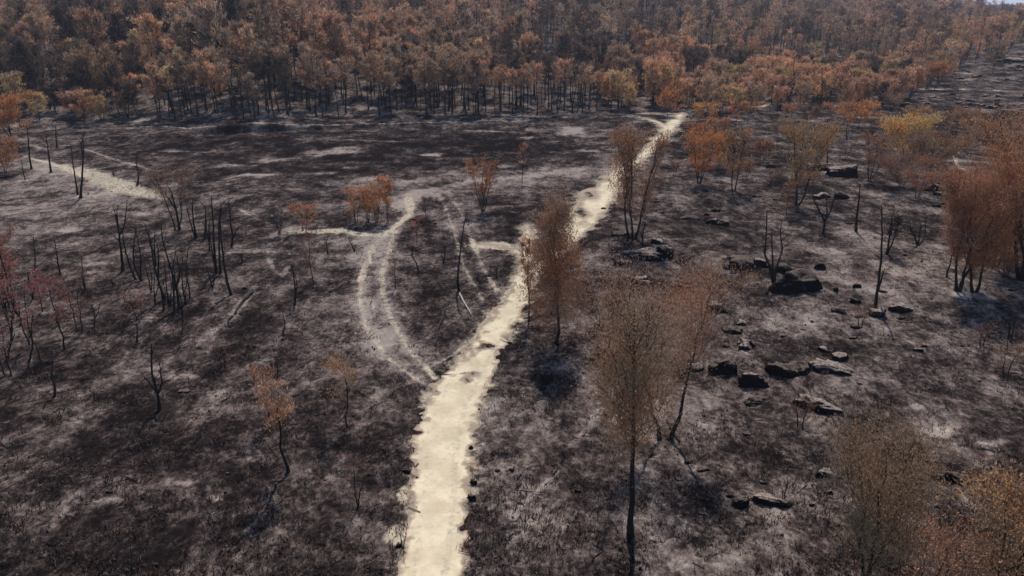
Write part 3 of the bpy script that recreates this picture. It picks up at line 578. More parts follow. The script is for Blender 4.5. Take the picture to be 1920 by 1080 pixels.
for x, y, t, w, c, d, l in [(20, 602, 455, 60, (.19, .08, .062), .35, 'sparse reddish sapling behind the two poles at the left edge'), (58, 645, 520, 56, (.18, .075, .07), .3, 'thin wine coloured sapling below the pinkish red tree'), (152, 622, 505, 56, (.15, .075, .06), .25, 'faint brown sapling right of the pink leaved slim tree'),
      (14, 705, 590, 60, (.15, .07, .055), .3, 'reddish sapling in the shade at the left edge'), (262, 600, 545, 46, (.22, .12, .10), .3, 'little pale pink tuft under the left of the thicket'), (420, 690, 640, 40, (.11, .06, .05), .2, 'wispy low brush in the clearing below the charred log'),
      (1500, 800, 750, 60, (.14, .065, .05), .2, 'faint reddish brush below the cream topped boulder'), (1612, 612, 575, 60, (.17, .085, .06), .25, 'low reddish brush by the thin dark slab'), (1885, 700, 640, 80, (.17, .085, .06), .22, 'low brown brush at the right edge beneath the two sticks'), (1840, 650, 610, 50, (.15, .08, .06), .2, 'small brown brush left of the two sticks'),
      (1400, 332, 300, 36, (.17, .09, .06), .6, 'small brown bush below the taller thin brown tree'), (1450, 345, 318, 36, (.13, .07, .05), .6, 'dull bush left of the large olive tree foot'), (1548, 282, 250, 34, (.16, .09, .06), .6, 'brown bush above the pale weathered outcrop'), (1586, 296, 262, 30, (.12, .07, .055), .6, 'mauve bush at the right above the pale outcrop'),
      (1660, 262, 228, 40, (.17, .095, .06), .9, 'brown shrub touching the ochre oak on its left'), (1850, 262, 228, 44, (.17, .10, .06), .9, 'brown shrub right of the little footpath'), (1480, 225, 196, 34, (.20, .105, .06), 1.1, 'rusty shrub left of the dark brown bush at the forest margin'), (1560, 222, 194, 36, (.22, .115, .062), 1.1, 'rusty shrub right of the dark brown bush at the forest margin'),
      (1405, 222, 192, 34, (.25, .12, .062), 1.1, 'orange shrub left of the far sandy patch'), (1672, 205, 178, 44, (.17, .10, .06), 1.1, 'brown shrub where the right forest margin meets the rocks'), (1265, 330, 300, 24, (.16, .075, .05), .6, 'tiny rusty bush left of the broad orange oak')]:
    plant(O, l, PT, x, y, t, y - (y - t) * .3, w, c, G_OPEN, ns=2, dens=d, elev=52, nb=12, nt=5)
for i, (x, y, t, w, c, l) in enumerate([(1305, 262, 230, 36, (.22, .10, .05), 'low rusty bush beside the last bend of the path'), (1344, 256, 222, 38, (.25, .11, .055), 'round rusty bush, second right of the last bend of the path'), (1322, 232, 196, 50, (.28, .15, .06), 'domed yellow brown bush close right of the path end'),
      (1428, 305, 262, 30, (.17, .085, .05), 'small brown bush between the orange group and the large olive tree'), (1516, 232, 200, 40, (.10, .06, .045), 'dark brown bush in front of the right forest margin'), (1462, 262, 236, 26, (.10, .062, .05), 'little dark bush on the grey slope below the far sandy patch'),
      (20, 262, 175, 90, (.27, .125, .055), 'glowing orange oak at the left edge in front of the forest'), (12, 325, 262, 60, (.24, .115, .062), 'low orange bush at the left edge beneath the glowing orange oak')]):
    plant(O, l, PT, x, y, t, y - 8, w, c, G_OPEN, ns=2, dens=1.4, elev=45, nb=12, nt=5, prof='dome')
# --- foreground left
plant(O, 'small tree with a rust orange tuft on a bent black fork, lower left middle', PT, 541, 886, 703, 785, 64, (.26, .14, .09), G_OPEN, cx=518, r0=.10, dens=.4, elev=55, nb=12, nt=5, jit=.2, bend=.09, leaf=(.2, .055))
plant(O, 'shorter rust tufted stem just behind left of the bent black fork', PT, 509, 800, 690, 745, 40, (.25, .11, .07), G_OPEN, dens=.3, elev=60, nb=9, nt=4, jit=.2, bend=.12, leaf=(.2, .05), cx=492)
plant(O, 'wispy pale orange sapling alone left of the path', PT, 652, 800, 670, 742, 92, (.24, .14, .085), G_OPEN, dens=.45, elev=48, nb=12, nt=5, jit=.22, bend=.1)
plant(O, 'hazy brown sapling with thin reddish twigs near the bottom left of the path', PT, 671, 952, 860, 915, 50, (.12, .06, .045), G_OPEN, dens=.15, elev=60, nb=9, nt=4)
plant(O, 'small wine red crowned tree in the left clearing', PT, 590, 532, 432, 500, 44, (.12, .055, .05), G_OPEN, dens=.35, elev=60, nb=12, nt=4)
plant(B, 'thin sapling with few brown leaves beside the dusty wheel tracks', PT, 742, 540, 470, 510, 16, BROWN, G_OPEN, dens=.4, elev=60, nb=6, nt=3)
plant(O, 'tall brown wisp standing in front of the black pole thicket, upper left', PT, 330, 432, 312, 395, 84, (.15, .08, .055), G_OPEN, ns=2, dens=.38, elev=66, nb=14, nt=5, spread=.6)
plant(O, 'pinkish red crowned tree among the poles at the far left', PT, 38, 612, 425, 505, 62, (.20, .085, .065), G_OPEN, dens=.55, elev=60, nb=12, nt=5)
plant(O, 'pink leaved slim tree right of the poles at the far left', PT, 121, 655, 510, 585, 54, (.19, .075, .072), G_OPEN, dens=.4, elev=58, nb=12, nt=4)
plant(O, 'magenta brown sapling between the pinkish trees at the far left', PT, 80, 585, 520, 565, 40, (.18, .065, .07), G_OPEN, dens=.5, elev=50, nb=9, nt=4)

# --- leafless charred trees, stem by stem
C_ = 'charred_tree'; K = 'burnt tree'
BT = [
 ('curved black snag with a forked arm, alone in the lower left', [[(299, 768), (296, 740), (284, 700), (284, 645)], [(296, 738), (304, 720), (299, 680)], [(296, 738), (284, 722), (270, 706)]], 3.0),
 ('short bent snag near the left edge, below the pink tree', [[(100, 742), (104, 730), (96, 705), (100, 672)]], 2.2),
 ('tall V forked pole standing left of the thicket', [[(230, 508), (227, 470), (223, 440), (219, 395)], [(224, 440), (234, 425), (238, 380)], [(222, 428), (213, 390)]], 2.4),
 ('stem leaning right out of the foot of the V forked pole', [[(255, 524), (240, 490), (232, 455), (229, 430)]], 1.8),
 ('crooked stem pair in the left of the thicket', [[(266, 526), (252, 500), (249, 475), (255, 425)], [(264, 520), (264, 480), (258, 450), (254, 425)]], 2.0),
 ('long black pole crossing the left of the thicket', [[(310, 562), (300, 535), (290, 505), (284, 465), (272, 420)], [(296, 520), (298, 480), (293, 452)]], 2.2),
 ('thin double stem low in the left of the thicket', [[(283, 548), (280, 530), (270, 490)], [(283, 548), (286, 520), (276, 480)]], 1.4),
 ('upright slender stems at the centre of the thicket', [[(318, 572), (312, 545), (309, 490)], [(318, 572), (322, 540), (314, 480)]], 1.6),
 ('tallest leaning pole at the centre of the thicket', [[(336, 575), (330, 535), (318, 495), (304, 450), (303, 420)], [(331, 540), (339, 510), (328, 470)]], 2.1),
 ('paired wiry stems on the right of the thicket', [[(349, 570), (343, 545), (341, 520), (343, 480)], [(345, 548), (351, 530), (347, 490)]], 1.5),
 ('bowed stem at the outer right of the thicket', [[(356, 560), (355, 540), (349, 515), (352, 470), (360, 440)]], 1.3),
 ('dark curling stems at the back of the thicket', [[(325, 548), (322, 505), (330, 470)], [(325, 548), (334, 520), (338, 505)]], 1.4),
 ('black pole with a broken fork above the thicket', [[(337, 432), (333, 410), (329, 385), (318, 352)], [(330, 392), (318, 375), (308, 360)]], 2.3),
 ('lone thin pole with a slim twin, upper right of the thicket', [[(369, 446), (364, 425), (361, 400), (361, 372)], [(366, 442), (356, 415), (350, 385)]], 1.9),
 ('short straight black pole beside the lone thin pole', [[(384, 446), (385, 420), (386, 385)]], 1.8),
 ('tall black trio of poles, leftmost pole', [[(405, 511), (402, 470), (400, 430), (396, 368)]], 2.4),
 ('tall black trio of poles, wavy middle pole', [[(413, 512), (411, 470), (410, 420), (416, 382)], [(403, 500), (396, 460), (391, 420)]], 2.0),
 ('tall black trio of poles, long right pole reaching lowest', [[(434, 553), (426, 530), (420, 495), (415, 450), (412, 405), (414, 390)]], 2.4),
 ('stocky wavy snag just right of the tall trio', [[(433, 462), (437, 445), (432, 415), (430, 380)], [(436, 448), (441, 436), (450, 425)]], 2.0),
 ('short black stem left inside the thicket, before the long crossing pole', [[(291, 570), (288, 545), (290, 515)], [(290, 560), (297, 535), (296, 512)]], 1.5),
 ('thin black stem between centre and right of the thicket', [[(327, 585), (325, 555), (328, 520), (324, 488)]], 1.5),
 ('wiry leaning stems at the front centre of the thicket', [[(306, 580), (303, 550), (297, 525)], [(306, 578), (311, 555), (306, 528)]], 1.4),
 ('forked black stems at the front right of the thicket', [[(342, 592), (340, 565), (334, 540)], [(341, 580), (349, 560), (347, 540)]], 1.5),
 ('high thin stem rising from the back of the thicket', [[(292, 498), (289, 465), (291, 432)], [(290, 480), (283, 455), (279, 436)]], 1.6),
 ('slender stems between the lone thin pole and the tall trio', [[(393, 470), (391, 440), (394, 408)], [(392, 455), (387, 430), (388, 412)]], 1.4),
 ('black stem pair left of the pinkish red tree', [[(20, 640), (22, 600), (26, 560)], [(21, 625), (14, 600), (12, 580)]], 1.8),
 ('knotted black sapling in the left clearing under the sticks', [[(176, 612), (178, 590), (172, 570)], [(177, 600), (184, 586), (186, 572)]], 1.4),
 ('small dead spindle in the clearing right of the tall trio', [[(454, 493), (453, 475)], [(454, 488), (450, 478)]], 1.2),
 ('bent pole with stubby arm right of the fallen log', [[(551, 572), (555, 550), (551, 520), (548, 498)], [(554, 548), (558, 535), (552, 512)]], 2.0),
 ('short crooked stub beneath the bent pole', [[(527, 628), (535, 612), (530, 585)]], 1.6),
 ('tall thin black pole with a grey fallen limb at its foot', [[(861, 545), (858, 520), (862, 480), (868, 430), (876, 398)], [(859, 540), (856, 525)]], 2.2),
 ('thin V sapling in the dark grass left of the tall thin pole', [[(832, 494), (834, 470), (835, 460)], [(832, 492), (827, 470)]], 1.3),
 ('bowed reddish tipped stem on the dark patch left of the path', [[(786, 512), (781, 492), (772, 480), (773, 465)]], 1.5),
 ('small black stump pole in the dark grass by the path', [[(931, 520), (931, 500)], [(931, 510), (934, 502)]], 1.6),
 ('pair of tall leaning trunks on the left slope, thicker right one', [[(150, 372), (153, 345), (156, 300), (157, 262)], [(156, 295), (152, 275), (158, 245)]], 2.2),
 ('pair of tall leaning trunks on the left slope, thinner left one', [[(146, 366), (142, 340), (137, 310), (133, 270)]], 1.6),
 ('slim trunk left of the sandy patch', [[(96, 325), (93, 305), (90, 278), (86, 255)]], 1.8),
 ('straight trunk farther left of the sandy patch', [[(59, 317), (56, 300), (53, 262), (50, 235)]], 1.7),
 ('little forked trunk above the right end of the sandy patch', [[(257, 346), (260, 330), (256, 310), (257, 285)], [(259, 332), (266, 318)]], 1.6),
 ('spindle pole under the orange oak at the left edge', [[(22, 268), (19, 250), (17, 232)]], 1.6),
 ('thin wispy pole above the left slope', [[(107, 276), (105, 255), (104, 235)]], 1.3),
 ('short twig tree near the left end of the sandy patch', [[(47, 338), (43, 320), (40, 300)]], 1.0),
 ('small bare twig on the top edge of the sandy patch', [[(214, 330), (211, 318)], [(214, 328), (210, 322)]], 1.2),
 ('black pole at the very left edge of the picture', [[(10, 580), (6, 550), (3, 510)], [(6, 550), (4, 500), (0, 470)]], 2.4),
 ('second black pole from the left edge, leaning', [[(30, 587), (24, 560), (19, 530), (16, 490)]], 2.4),
 ('pole with two arms right of the pinkish red tree', [[(63, 562), (56, 535), (52, 510)], [(62, 556), (65, 520), (66, 480), (62, 440)]], 2.0),
 ('slim stem above the pink trees at the left', [[(113, 515), (108, 490), (102, 450)]], 1.6),
 ('long double legged sapling below the magenta sapling', [[(52, 680), (61, 655), (59, 620), (61, 590)], [(78, 682), (68, 650), (64, 642)]], 1.7),
 ('small paired sticks in the left clearing', [[(160, 546), (156, 520), (152, 480)], [(158, 540), (150, 505)]], 1.3),
 ('weak stick left below the thicket', [[(234, 565), (230, 545)]], 1.1),
 ('curled twig clump below the thicket', [[(256, 640), (258, 620), (256, 606)], [(253, 632), (240, 622), (228, 618)]], 1.5),
 ('two thin hooked saplings below the thicket', [[(341, 622), (344, 605), (341, 590)], [(333, 610), (331, 592)]], 1.1),
 ('dark leaning stem at the left edge in the shade', [[(12, 672), (18, 650), (28, 625)]], 2.2),
 ('lone stick standing over the lower left clearing', [[(521, 706), (519, 685), (519, 668)]], 1.4),
 ('stub at the bottom left of the picture', [[(246, 1078), (247, 1050), (244, 1020)]], 1.3),
 ('thin dead stalk left of the path near the bottom', [[(673, 946), (673, 928), (680, 905)]], 1.6),
 ('low three armed snag right of the thicket', [[(398, 538), (393, 520), (388, 500)], [(396, 530), (405, 515), (412, 508)], [(398, 538), (402, 520), (398, 505)]], 1.4),
 ('forked dwarf snag below the sandy patch at the crossing', [[(665, 509 - 38), (660, 460), (654, 450)], [(664, 470), (667, 458)]], 1.3),
 ('thin stem pair under the rounded orange shrub', [[(615, 476), (612, 460), (614, 444)], [(613, 460), (608, 448)]], 1.2),
 ('very tall slender trunk with a fork, standing in a low rock on the right', [[(1641, 576), (1646, 540), (1652, 490), (1654, 440), (1653, 385)], [(1646, 545), (1654, 520), (1657, 508)]], 2.6),
 ('bare tree of three black limbs on the right, above the ash slope', [[(1543, 438), (1547, 415), (1536, 395), (1524, 372)], [(1546, 418), (1551, 400), (1549, 370)], [(1547, 412), (1558, 395), (1563, 372)]], 2.4),
 ('single bare trunk right of the three limbed tree', [[(1605, 434), (1607, 400), (1611, 370), (1613, 345)]], 2.2),
 ('burnt bush of four upright limbs rising from the black boulder', [[(1452, 534), (1444, 505), (1433, 475), (1437, 440), (1438, 395)], [(1450, 520), (1448, 470), (1446, 430)], [(1452, 534), (1456, 500), (1468, 470), (1463, 435), (1466, 412)], [(1446, 505), (1434, 478), (1430, 460)]], 2.4),
 ('little claw shaped burnt bush left of the right hand clump', [[(1722, 460), (1716, 445), (1707, 430), (1706, 412)], [(1722, 460), (1724, 440), (1728, 415)], [(1722, 460), (1734, 445), (1736, 412)]], 1.8),
 ('two sticks standing near the right edge, lower half', [[(1892, 634), (1893, 615), (1892, 600)], [(1897, 634), (1901, 610), (1904, 592)]], 1.7),
 ('thin single stick below the two sticks at the right edge', [[(1889, 658), (1889, 640)]], 1.4),
 ('bare double sapling in front of the white ledge', [[(1205, 458), (1205, 440), (1210, 415)], [(1205, 450), (1200, 435)]], 1.6),
 ('leaning thin stake on the right ash slope', [[(1671, 757), (1673, 735)]], 1.0),
 ('twig stems left of the forked foreground trunk', [[(1413 + 57, 935), (1474, 915), (1478, 900)], [(1470, 935), (1466, 912)]], 1.2),
 ('slim dark stick between grey slope and right forest', [[(1588, 262), (1587, 245), (1589, 232)]], 1.2),
 ('dark stick in front of the pale outcrop', [[(1551, 305), (1552, 285), (1551, 268)]], 1.2),
 ('sloping twig stem at the near left of the path, dead weed in sand', [[(755, 1028), (751, 1005), (749, 985)], [(755, 1028), (760, 1008), (762, 990)]], 1.3),
]
for lab, pl, r in BT: poles(C_, lab, K, pl, r * 1.12, G_BARE, twig=5)
t_ = poles(C_, 'flat dark brown topped small tree on two thin legs, right of the single bare trunk', K, [[(1663, 476), (1668, 445), (1672, 405)], [(1664, 474), (1680, 440), (1688, 405)]], 2.2, G_BARE, twig=10, col=(.04, .026, .022), dens=900)

# --- fallen wood
def log(label, pts, w, mat=None, lift=.5, name='fallen_log'):
    P = np.array([at(x, y) for x, y in pts]); r = w / 2 * mpp(P[0]); b = P.mean(0).copy(); n = len(P) * 4
    tt = np.linspace(0, len(P) - 1, n); Ps = np.stack([np.interp(tt, range(len(P)), P[:, c]) for c in range(3)], 1)
    Ps[:, 2] = height(Ps[:, 0], Ps[:, 1]) + r * lift + .06; Ps[1:-1] += R.normal(0, r * .18, (n - 2, 3))
    mb = MB(); mb.add(*tube(Ps - b, np.linspace(1, .6, n) * r, 7)); mb.add(*tube((Ps[n // 2] - b + np.array([[0, 0, 0], [r * 2, r, r * 2.2]])), [r * .4, r * .2], 5))
    tag(obj(name, mb.mesh(name, mat or M_BARK, True), None, b), label, 'log', 'fallen charred wood')
log('long charred log lying slantwise on a bed of white ash', [(474, 547), (462, 560), (450, 575), (441, 590)], 6)
log('broken lower end of the long charred log', [(436, 595), (428, 603), (433, 615)], 5)
log('black curved strip standing for a log shadow on the ground left of the path bend', [(835, 580), (829, 600), (820, 620), (817, 648)], 4.5)  # solid dark tube laid in place of a fallen log's shadow
log('hooked black branch at the upper end of the white ash line', [(1035, 876), (1043, 872), (1048, 878), (1042, 887), (1034, 893)], 4.5)
log('grey weathered limb lying at the foot of the tall thin pole', [(862, 552), (868, 565), (877, 580), (884, 592)], 3.5, M_GREY)
log('small black branch end right of the hooked branch ash line foot', [(970, 945), (978, 946), (983, 952)], 4)
log('short black stick beside the lone tree shadow on the right of the path', [(972, 660), (976, 640)], 3)
log('thin charred limb resting on pale ground below the upper boulders', [(1268, 491), (1285, 487), (1302, 483)], 4.5)
log('splayed root limb beside the forked foreground trunk', [(1250, 790), (1262, 812), (1274, 830)], 5)
log('charred limb on the ash left of the small right sticks', [(1530, 850), (1545, 846)], 2.5)

# ---------------------------------------------------------------- rocks
import bmesh
def ico(sub):
    bm = bmesh.new(); bmesh.ops.create_icosphere(bm, subdivisions=sub, radius=1); V = np.array([v.co[:] for v in bm.verts]); T = np.array([[v.index for v in f.verts] for f in bm.faces]); bm.free(); return V, T
ICO = {3: ico(3), 2: ico(2), 4: ico(4)}
def rock_mesh(sx, sy, sz, seed, sub=3):
    V, T = ICO[sub]; V = V.copy(); rs = np.random.RandomState(seed)
    V = np.sign(V) * np.abs(V) ** .72; V /= np.abs(V).max()
    for k in range(9):                                  # knock flat faces off it
        d = rs.normal(0, 1, 3); d[2] = abs(d[2]) * .7; d /= np.linalg.norm(d); c = rs.uniform(.55, .85); s = V @ d; V -= np.outer(np.maximum(s - c, 0) * .85, d)
    o = rs.uniform(0, 50, 3)
    nz = fbm(V[:, 0] * 1.7 + o[0] + V[:, 2], V[:, 1] * 1.7 + o[1] - V[:, 2] * .7, 3, seed % 50) - .5
    nz2 = fbm(V[:, 0] * 5 + o[1], V[:, 1] * 5 + V[:, 2] * 4, 2, seed % 31) - .5
    V *= (1 + nz * 1.1 + nz2 * .3)[:, None]; V[:, 2] = np.sign(V[:, 2]) * np.abs(V[:, 2]) ** .8
    return mesh_from('rock', V * [sx, sy, sz], T, None, True, M_ROCK)
def rock(label, x, y, w, h, seed=None, group='charred rocks on the right hand slope', name='boulder', cat='rock', asp=.8):
    p = at(x, y + h * .3); m = mpp(p); sx = w / 2 * m; sz = max(h * m * .58, .10); sy = max(sx * asp * .7, sz * .8)
    o = obj(name, rock_mesh(sx * 1.08, sy, sz, seed or int(x * 7 + y), 4 if w > 40 else 3), None, p + np.array([0, 0, sz * .18]))
    o.rotation_euler = (R.uniform(-.12, .12), R.uniform(-.1, .1), R.uniform(-.3, .3)); dk = any(w_ in label for w_ in ('black', 'dark', 'charred')) and not any(w_ in label for w_ in ('pale', 'grey', 'cream', 'white')); v_ = .38 if dk else .9; o.color = (v_, v_ * .97, v_ * .94, 1)
    return tag(o, label, cat, group)
RK = [
 ('wide charred slab left of the burnt bush', 1392, 490, 76, 30), ('grey topped lump at the right end of the wide charred slab', 1424, 493, 34, 22),
 ('biggest black boulder at the foot of the burnt bush', 1482, 528, 78, 52), ('black knob on top behind the biggest black boulder', 1468, 502, 36, 26), ('black boulder with a pale nick right of the biggest one', 1524, 531, 36, 28),
 ('square dark stone above the biggest black boulder group', 1537, 498, 26, 20), ('small dark stone on the ash, right of the boulder group', 1567, 543, 11, 11), ('rounded dark stone farther right on the ash slope', 1608, 535, 19, 13),
 ('reddish dark stone below the rounded dark stone', 1605, 564, 22, 14), ('flat rock around the foot of the very tall slender trunk', 1643, 584, 40, 20), ('curved slab with a pale top, right of the tall slender trunk', 1689, 578, 42, 17),
 ('flat dark oval stone below the small dark stone', 1573, 582, 30, 13), ('thin dark slab under the reddish stone', 1602, 611, 26, 9), ('pale crested stones beside the feathery forked tree', 1345, 576, 38, 24), ('hollow topped rock left of the flat oval stones', 1392, 604, 30, 14),
 ('long low dark slab, second below the crested stones', 1375, 619, 44, 11), ('grey ridged rock above the pair of black boulders', 1397, 645, 42, 20), ('tall black block at the left of the lower boulder row', 1357, 684, 46, 44), ('tilted pale topped slab leaning on the tall black block', 1407, 711, 64, 34),
 ('long dark bottomed ledge in the middle of the lower row', 1478, 691, 76, 24), ('humped pale ledge at the right of the lower row', 1561, 687, 76, 26), ('dark boulder behind the humped pale ledge', 1577, 667, 34, 22), ('small brown stone behind the humped pale ledge', 1541, 653, 26, 14),
 ('low pale stone against the forked tree, left of the tall block', 1303, 687, 36, 15), ('thin black edged ledge below the tilted slab', 1415, 749, 52, 14), ('cream topped boulder with a black underside, lowest of the ledges', 1534, 756, 78, 30),
 ('small pale stone alone on the far right slope', 1724, 656, 18, 11), ('tiny black stone touching the small pale stone', 1733, 648, 14, 9), ('long charred outcrop above the twiggy olive tree', 1692, 840, 80, 30), ('white rimmed stone at the end of the long charred outcrop', 1730, 855, 26, 16),
 ('dark arrow shaped boulder at the far lower right', 1786, 893, 58, 24), ('black bowl shaped rock in the lower right ash', 1388, 941, 30, 22), ('black pointed rock under the dead twigs, lower right', 1472, 943, 36, 17), ('pale cream shelf rock between the two black lower rocks', 1440, 933, 56, 20), ('pale stone left of the twiggy olive crown', 1548, 884, 34, 22), ('small stone under the left of the twiggy olive crown', 1556, 922, 18, 11),
 ('white topped long ledge right of the upper path', 1203, 474, 90, 20), ('black slanting stone below the white topped ledge', 1170, 492, 34, 18), ('big black lump at the right end of the white topped ledge', 1237, 470, 40, 36), ('dark hummock above the black lump by the white ledge', 1229, 452, 24, 18), ('flat charred slab under the plumed tree', 1160, 437, 36, 9),
 ('pale and black block on the middle slope', 1356, 417, 26, 15), ('pale stone touching the block on the middle slope', 1336, 415, 26, 14), ('dark stone above the block on the middle slope', 1340, 392, 18, 10), ('low black stone left of the middle slope block', 1290, 407, 32, 8), ('little dark stone between the middle slope stones', 1325, 402, 12, 7), ('small dark stone under the orange group', 1241, 397, 14, 6),
 ('pale weathered outcrop below the dark stick', 1575, 320, 74, 26), ('dark left end of the pale weathered outcrop', 1535, 313, 44, 18), ('dark boulder beside the three limbed tree', 1572, 366, 32, 20), ('pale flat stone behind the three limbed tree', 1538, 368, 34, 14), ('grey boulder beneath the mauve scrub', 1748, 352, 26, 18), ('pale boulder beneath the mauve scrub, lower', 1760, 362, 18, 9), ('pale flat stone at the scrub foot', 1770, 342, 26, 7),
 ('black square stone left of the large olive tree', 1446, 311, 18, 14), ('dark stone right of the large olive tree foot', 1420, 368, 18, 6), ('dark lump in the shade of the right clump', 1868, 245, 18, 14), ('rock half hidden beside the right edge hillside', 1862, 240, 16, 9),
 ('reddish low stone below the white ledge', 1210, 528, 30, 12), ('dark small stone above the feathery forked tree', 1078, 498, 18, 10), ('white crusted stone beside the feathery tree top', 1200, 525, 40, 14),
]
for lab, x, y, w, h in RK: rock(lab, x, y, w, h)
for lab, x, y, w, h in [('black stone touching the right rim of the path, upper of two', 888, 902, 16, 12), ('black stone touching the right rim of the path, lower of two', 884, 930, 18, 14), ('small dark stone at the right rim of the path by the litter', 883, 838, 9, 8), ('dark stone on the ash right of the path', 958, 880, 12, 8),
      ('dark clod in the left rim of the path', 762, 882, 14, 10), ('dark clod in the sandy bay left of the path', 748, 1020, 12, 14), ('small dark stone far right of the ash line', 1084, 920, 12, 6), ('black pebble in the bottom middle ash', 944, 1057, 7, 6), ('round black stone alone on the lower left slope', 206, 921, 12, 9), ('round black stone above the long charred log', 461, 540, 13, 8), ('flat black stone below the long charred log', 460, 634, 10, 6), ('little black stone at the head of the pale tracks', 816, 418, 8, 6), ('black stone in the path dip beside the tree shadow', 956, 642, 8, 6), ('dark flat stone on the lower left slope', 345, 732, 26, 9), ('tiny dark stone right of the bent fork shadow', 427, 888, 9, 5), ('tiny dark stone below the tiny dark one', 423, 922, 8, 6)]:
    rock(lab, x, y, w, h, group='dark stones along the path and on the left slope', name='stone')
rs = np.random.RandomState(15); frag = []
while len(frag) < 75:
    x = rs.uniform(1130, 1900); y = 370 + rs.rand() ** 1.3 * 620
    if (x - 1185) ** 2 + (y - 700) ** 2 < 14000 or x < 1010 + (y > 480) * 60: continue
    w = rs.uniform(7, 20) * (y / 600) ** .4; frag.append((x, y, w, w * rs.uniform(.22, .42)))
for nk, (x, y, w, h) in enumerate(sorted(frag)):
    rock('low dark stone fragment of the right hand slope, %d%s from the left of the fragments' % (nk + 1, 'th' if 10 <= (nk + 1) % 100 <= 20 else {1: 'st', 2: 'nd', 3: 'rd'}.get((nk + 1) % 10, 'th')), x, y, w, h, seed=nk + 300, group='stone fragments on the right hand slope', name='stone')
rs = np.random.RandomState(5); scat = []
def ordw(n):
    return '%d%s' % (n, 'th' if 10 <= n % 100 <= 20 else {1: 'st', 2: 'nd', 3: 'rd'}.get(n % 10, 'th'))
while len(scat) < 90:
    x = rs.uniform(1690, 1925); y = rs.uniform(95, 235)
    if y < np.interp(x, [1690, 1780, 1850, 1925], [178, 150, 122, 96]) or 160 < y < 174: continue
    w = rs.uniform(5, 12) * (1.6 if rs.rand() < .12 else 1); scat.append((x, y, w, w * rs.uniform(.35, .6)))
for nk, (x, y, w, h) in enumerate(sorted(scat)):
    rock('small boulder on the far right hillside, %s from the left in its scatter' % ordw(nk + 1), x, y, w, h, seed=nk + 900, group='boulders strewn over the far right hillside', asp=1)
for lab, x, y, w, h in [('long pale ledge near the top of the far right hillside', 1905, 112, 46, 10), ('pale slab at the foot of the hillside trees', 1790, 138, 20, 6), ('whitish slab second right of the hillside trees', 1830, 143, 14, 7), ('pale slab beside the hillside oak', 1803, 146, 18, 5), ('pale slab high on the hillside right edge', 1882, 112, 14, 6)]:
    rock(lab, x, y, w, h, group='pale ledges on the far right hillside')

# ---------------------------------------------------------------- the forest
def proto(kind, seed):
    rs = np.random.RandomState(seed)
    if kind == 'pine':
        H = rs.uniform(14, 16.5); rad = rs.uniform(2.4, 3.3)
        st, br, L = grow(rs, H, rad, H * rs.uniform(.56, .66), nb=22, nt=6, nleaf=2200, leaf=(.62, .17), elev=rs.uniform(15, 40), r0=.17, jit=.34, up=.55, prof=['dome', 'cone', 'dome', 'oval'][seed % 4], sides=5, twigs=False, bend=.05)
    elif kind == 'slim':
        H = rs.uniform(12.5, 16); rad = rs.uniform(1.5, 2.2)
        st, br, L = grow(rs, H, rad, H * .78, nb=16, nt=6, nleaf=1100, leaf=(.5, .15), elev=rs.uniform(20, 45), r0=.19, jit=.26, up=.6, prof='dome', sides=5, twigs=False, bend=.04)
    elif kind == 'oak':
        H = rs.uniform(8.0, 10.5); rad = rs.uniform(2.7, 3.5)
        st, br, L = grow(rs, H, rad, H * .28, ns=rs.randint(1, 4), nb=14, nt=7, nleaf=2500, leaf=(.55, .16), elev=42, r0=.14, jit=.36, up=.8, prof='dome', sides=5, twigs=False, base_r=.4, spread=.5)
    elif kind == 'snag':
        H = rs.uniform(11, 15); st, br, L = grow(rs, H, 1.5, H * .45, nb=16, nt=4, nleaf=170, leaf=(.5, .10), elev=45, r0=.16, jit=.2, up=.5, prof='oval', sides=5, twigs=True, bend=.05)
    tr = MB()
    for s in st:
        tr.add(np.concatenate(s.V), np.concatenate(s.T), np.concatenate(s.Q))
    return dict(H=H, trunk=tr.mesh('trunk', M_BARK, True), branches=br.mesh('branches', M_BARK), L=L, tv=tr, crown=mesh_from('crown', L[0], L[1], None, False, M_LEAF, {'tint': L[2]}))
PR = {k: [proto(k, 100 + i * 7 + j * 31) for i in range(n)] for j, (k, n) in enumerate([('pine', 8), ('oak', 7), ('snag', 5), ('slim', 7)])}
EX = [-400, 0, 120, 240, 400, 640, 850, 1000, 1170, 1230, 1290, 1350, 1400, 1480, 1560, 1640, 1700, 1760, 1800, 1850, 1960, 2600]
EY = [250, 240, 234, 228, 225, 221, 218, 215, 210, 205, 206, 222, 210, 205, 207, 212, 190, 160, 136, 106, 76, 40]
rs = np.random.RandomState(21); cand = []
sp = 5.3
gx, gy = np.meshgrid(np.arange(-620, 620, sp), np.arange(140, 800, sp)); gx = gx + rs.uniform(-.48, .48, gx.shape) * sp; gy = gy + rs.uniform(-.48, .48, gy.shape) * sp
gx = gx.ravel(); gy = gy.ravel()
sx2, sy2 = np.meshgrid(np.arange(-110, 40, 3.9), np.arange(150, 235, 3.9)); sx2 = (sx2 + rs.uniform(-.5, .5, sx2.shape) * 3.9).ravel(); sy2 = (sy2 + rs.uniform(-.5, .5, sy2.shape) * 3.9).ravel()
gx_id = np.concatenate([np.zeros(len(gx), int), np.ones(len(sx2), int)]); gx = np.concatenate([gx, sx2]); gy = np.concatenate([gy, sy2]); gz = height(gx, gy); px, py, dd = project(gx, gy, gz)
ok = (px > -60) & (px < 1980) & (py < np.interp(px, EX, EY)) & (py > -75)
edge_d = np.interp(px, EX, EY) - py
slim = (gx_id == 1); ok &= (~slim) | ((px > 300) & (px < 1120) & (edge_d < 36)); ok &= slim | ~((px > 300) & (px < 1120) & (edge_d < 36) & (rs.rand(len(gx)) < .8))
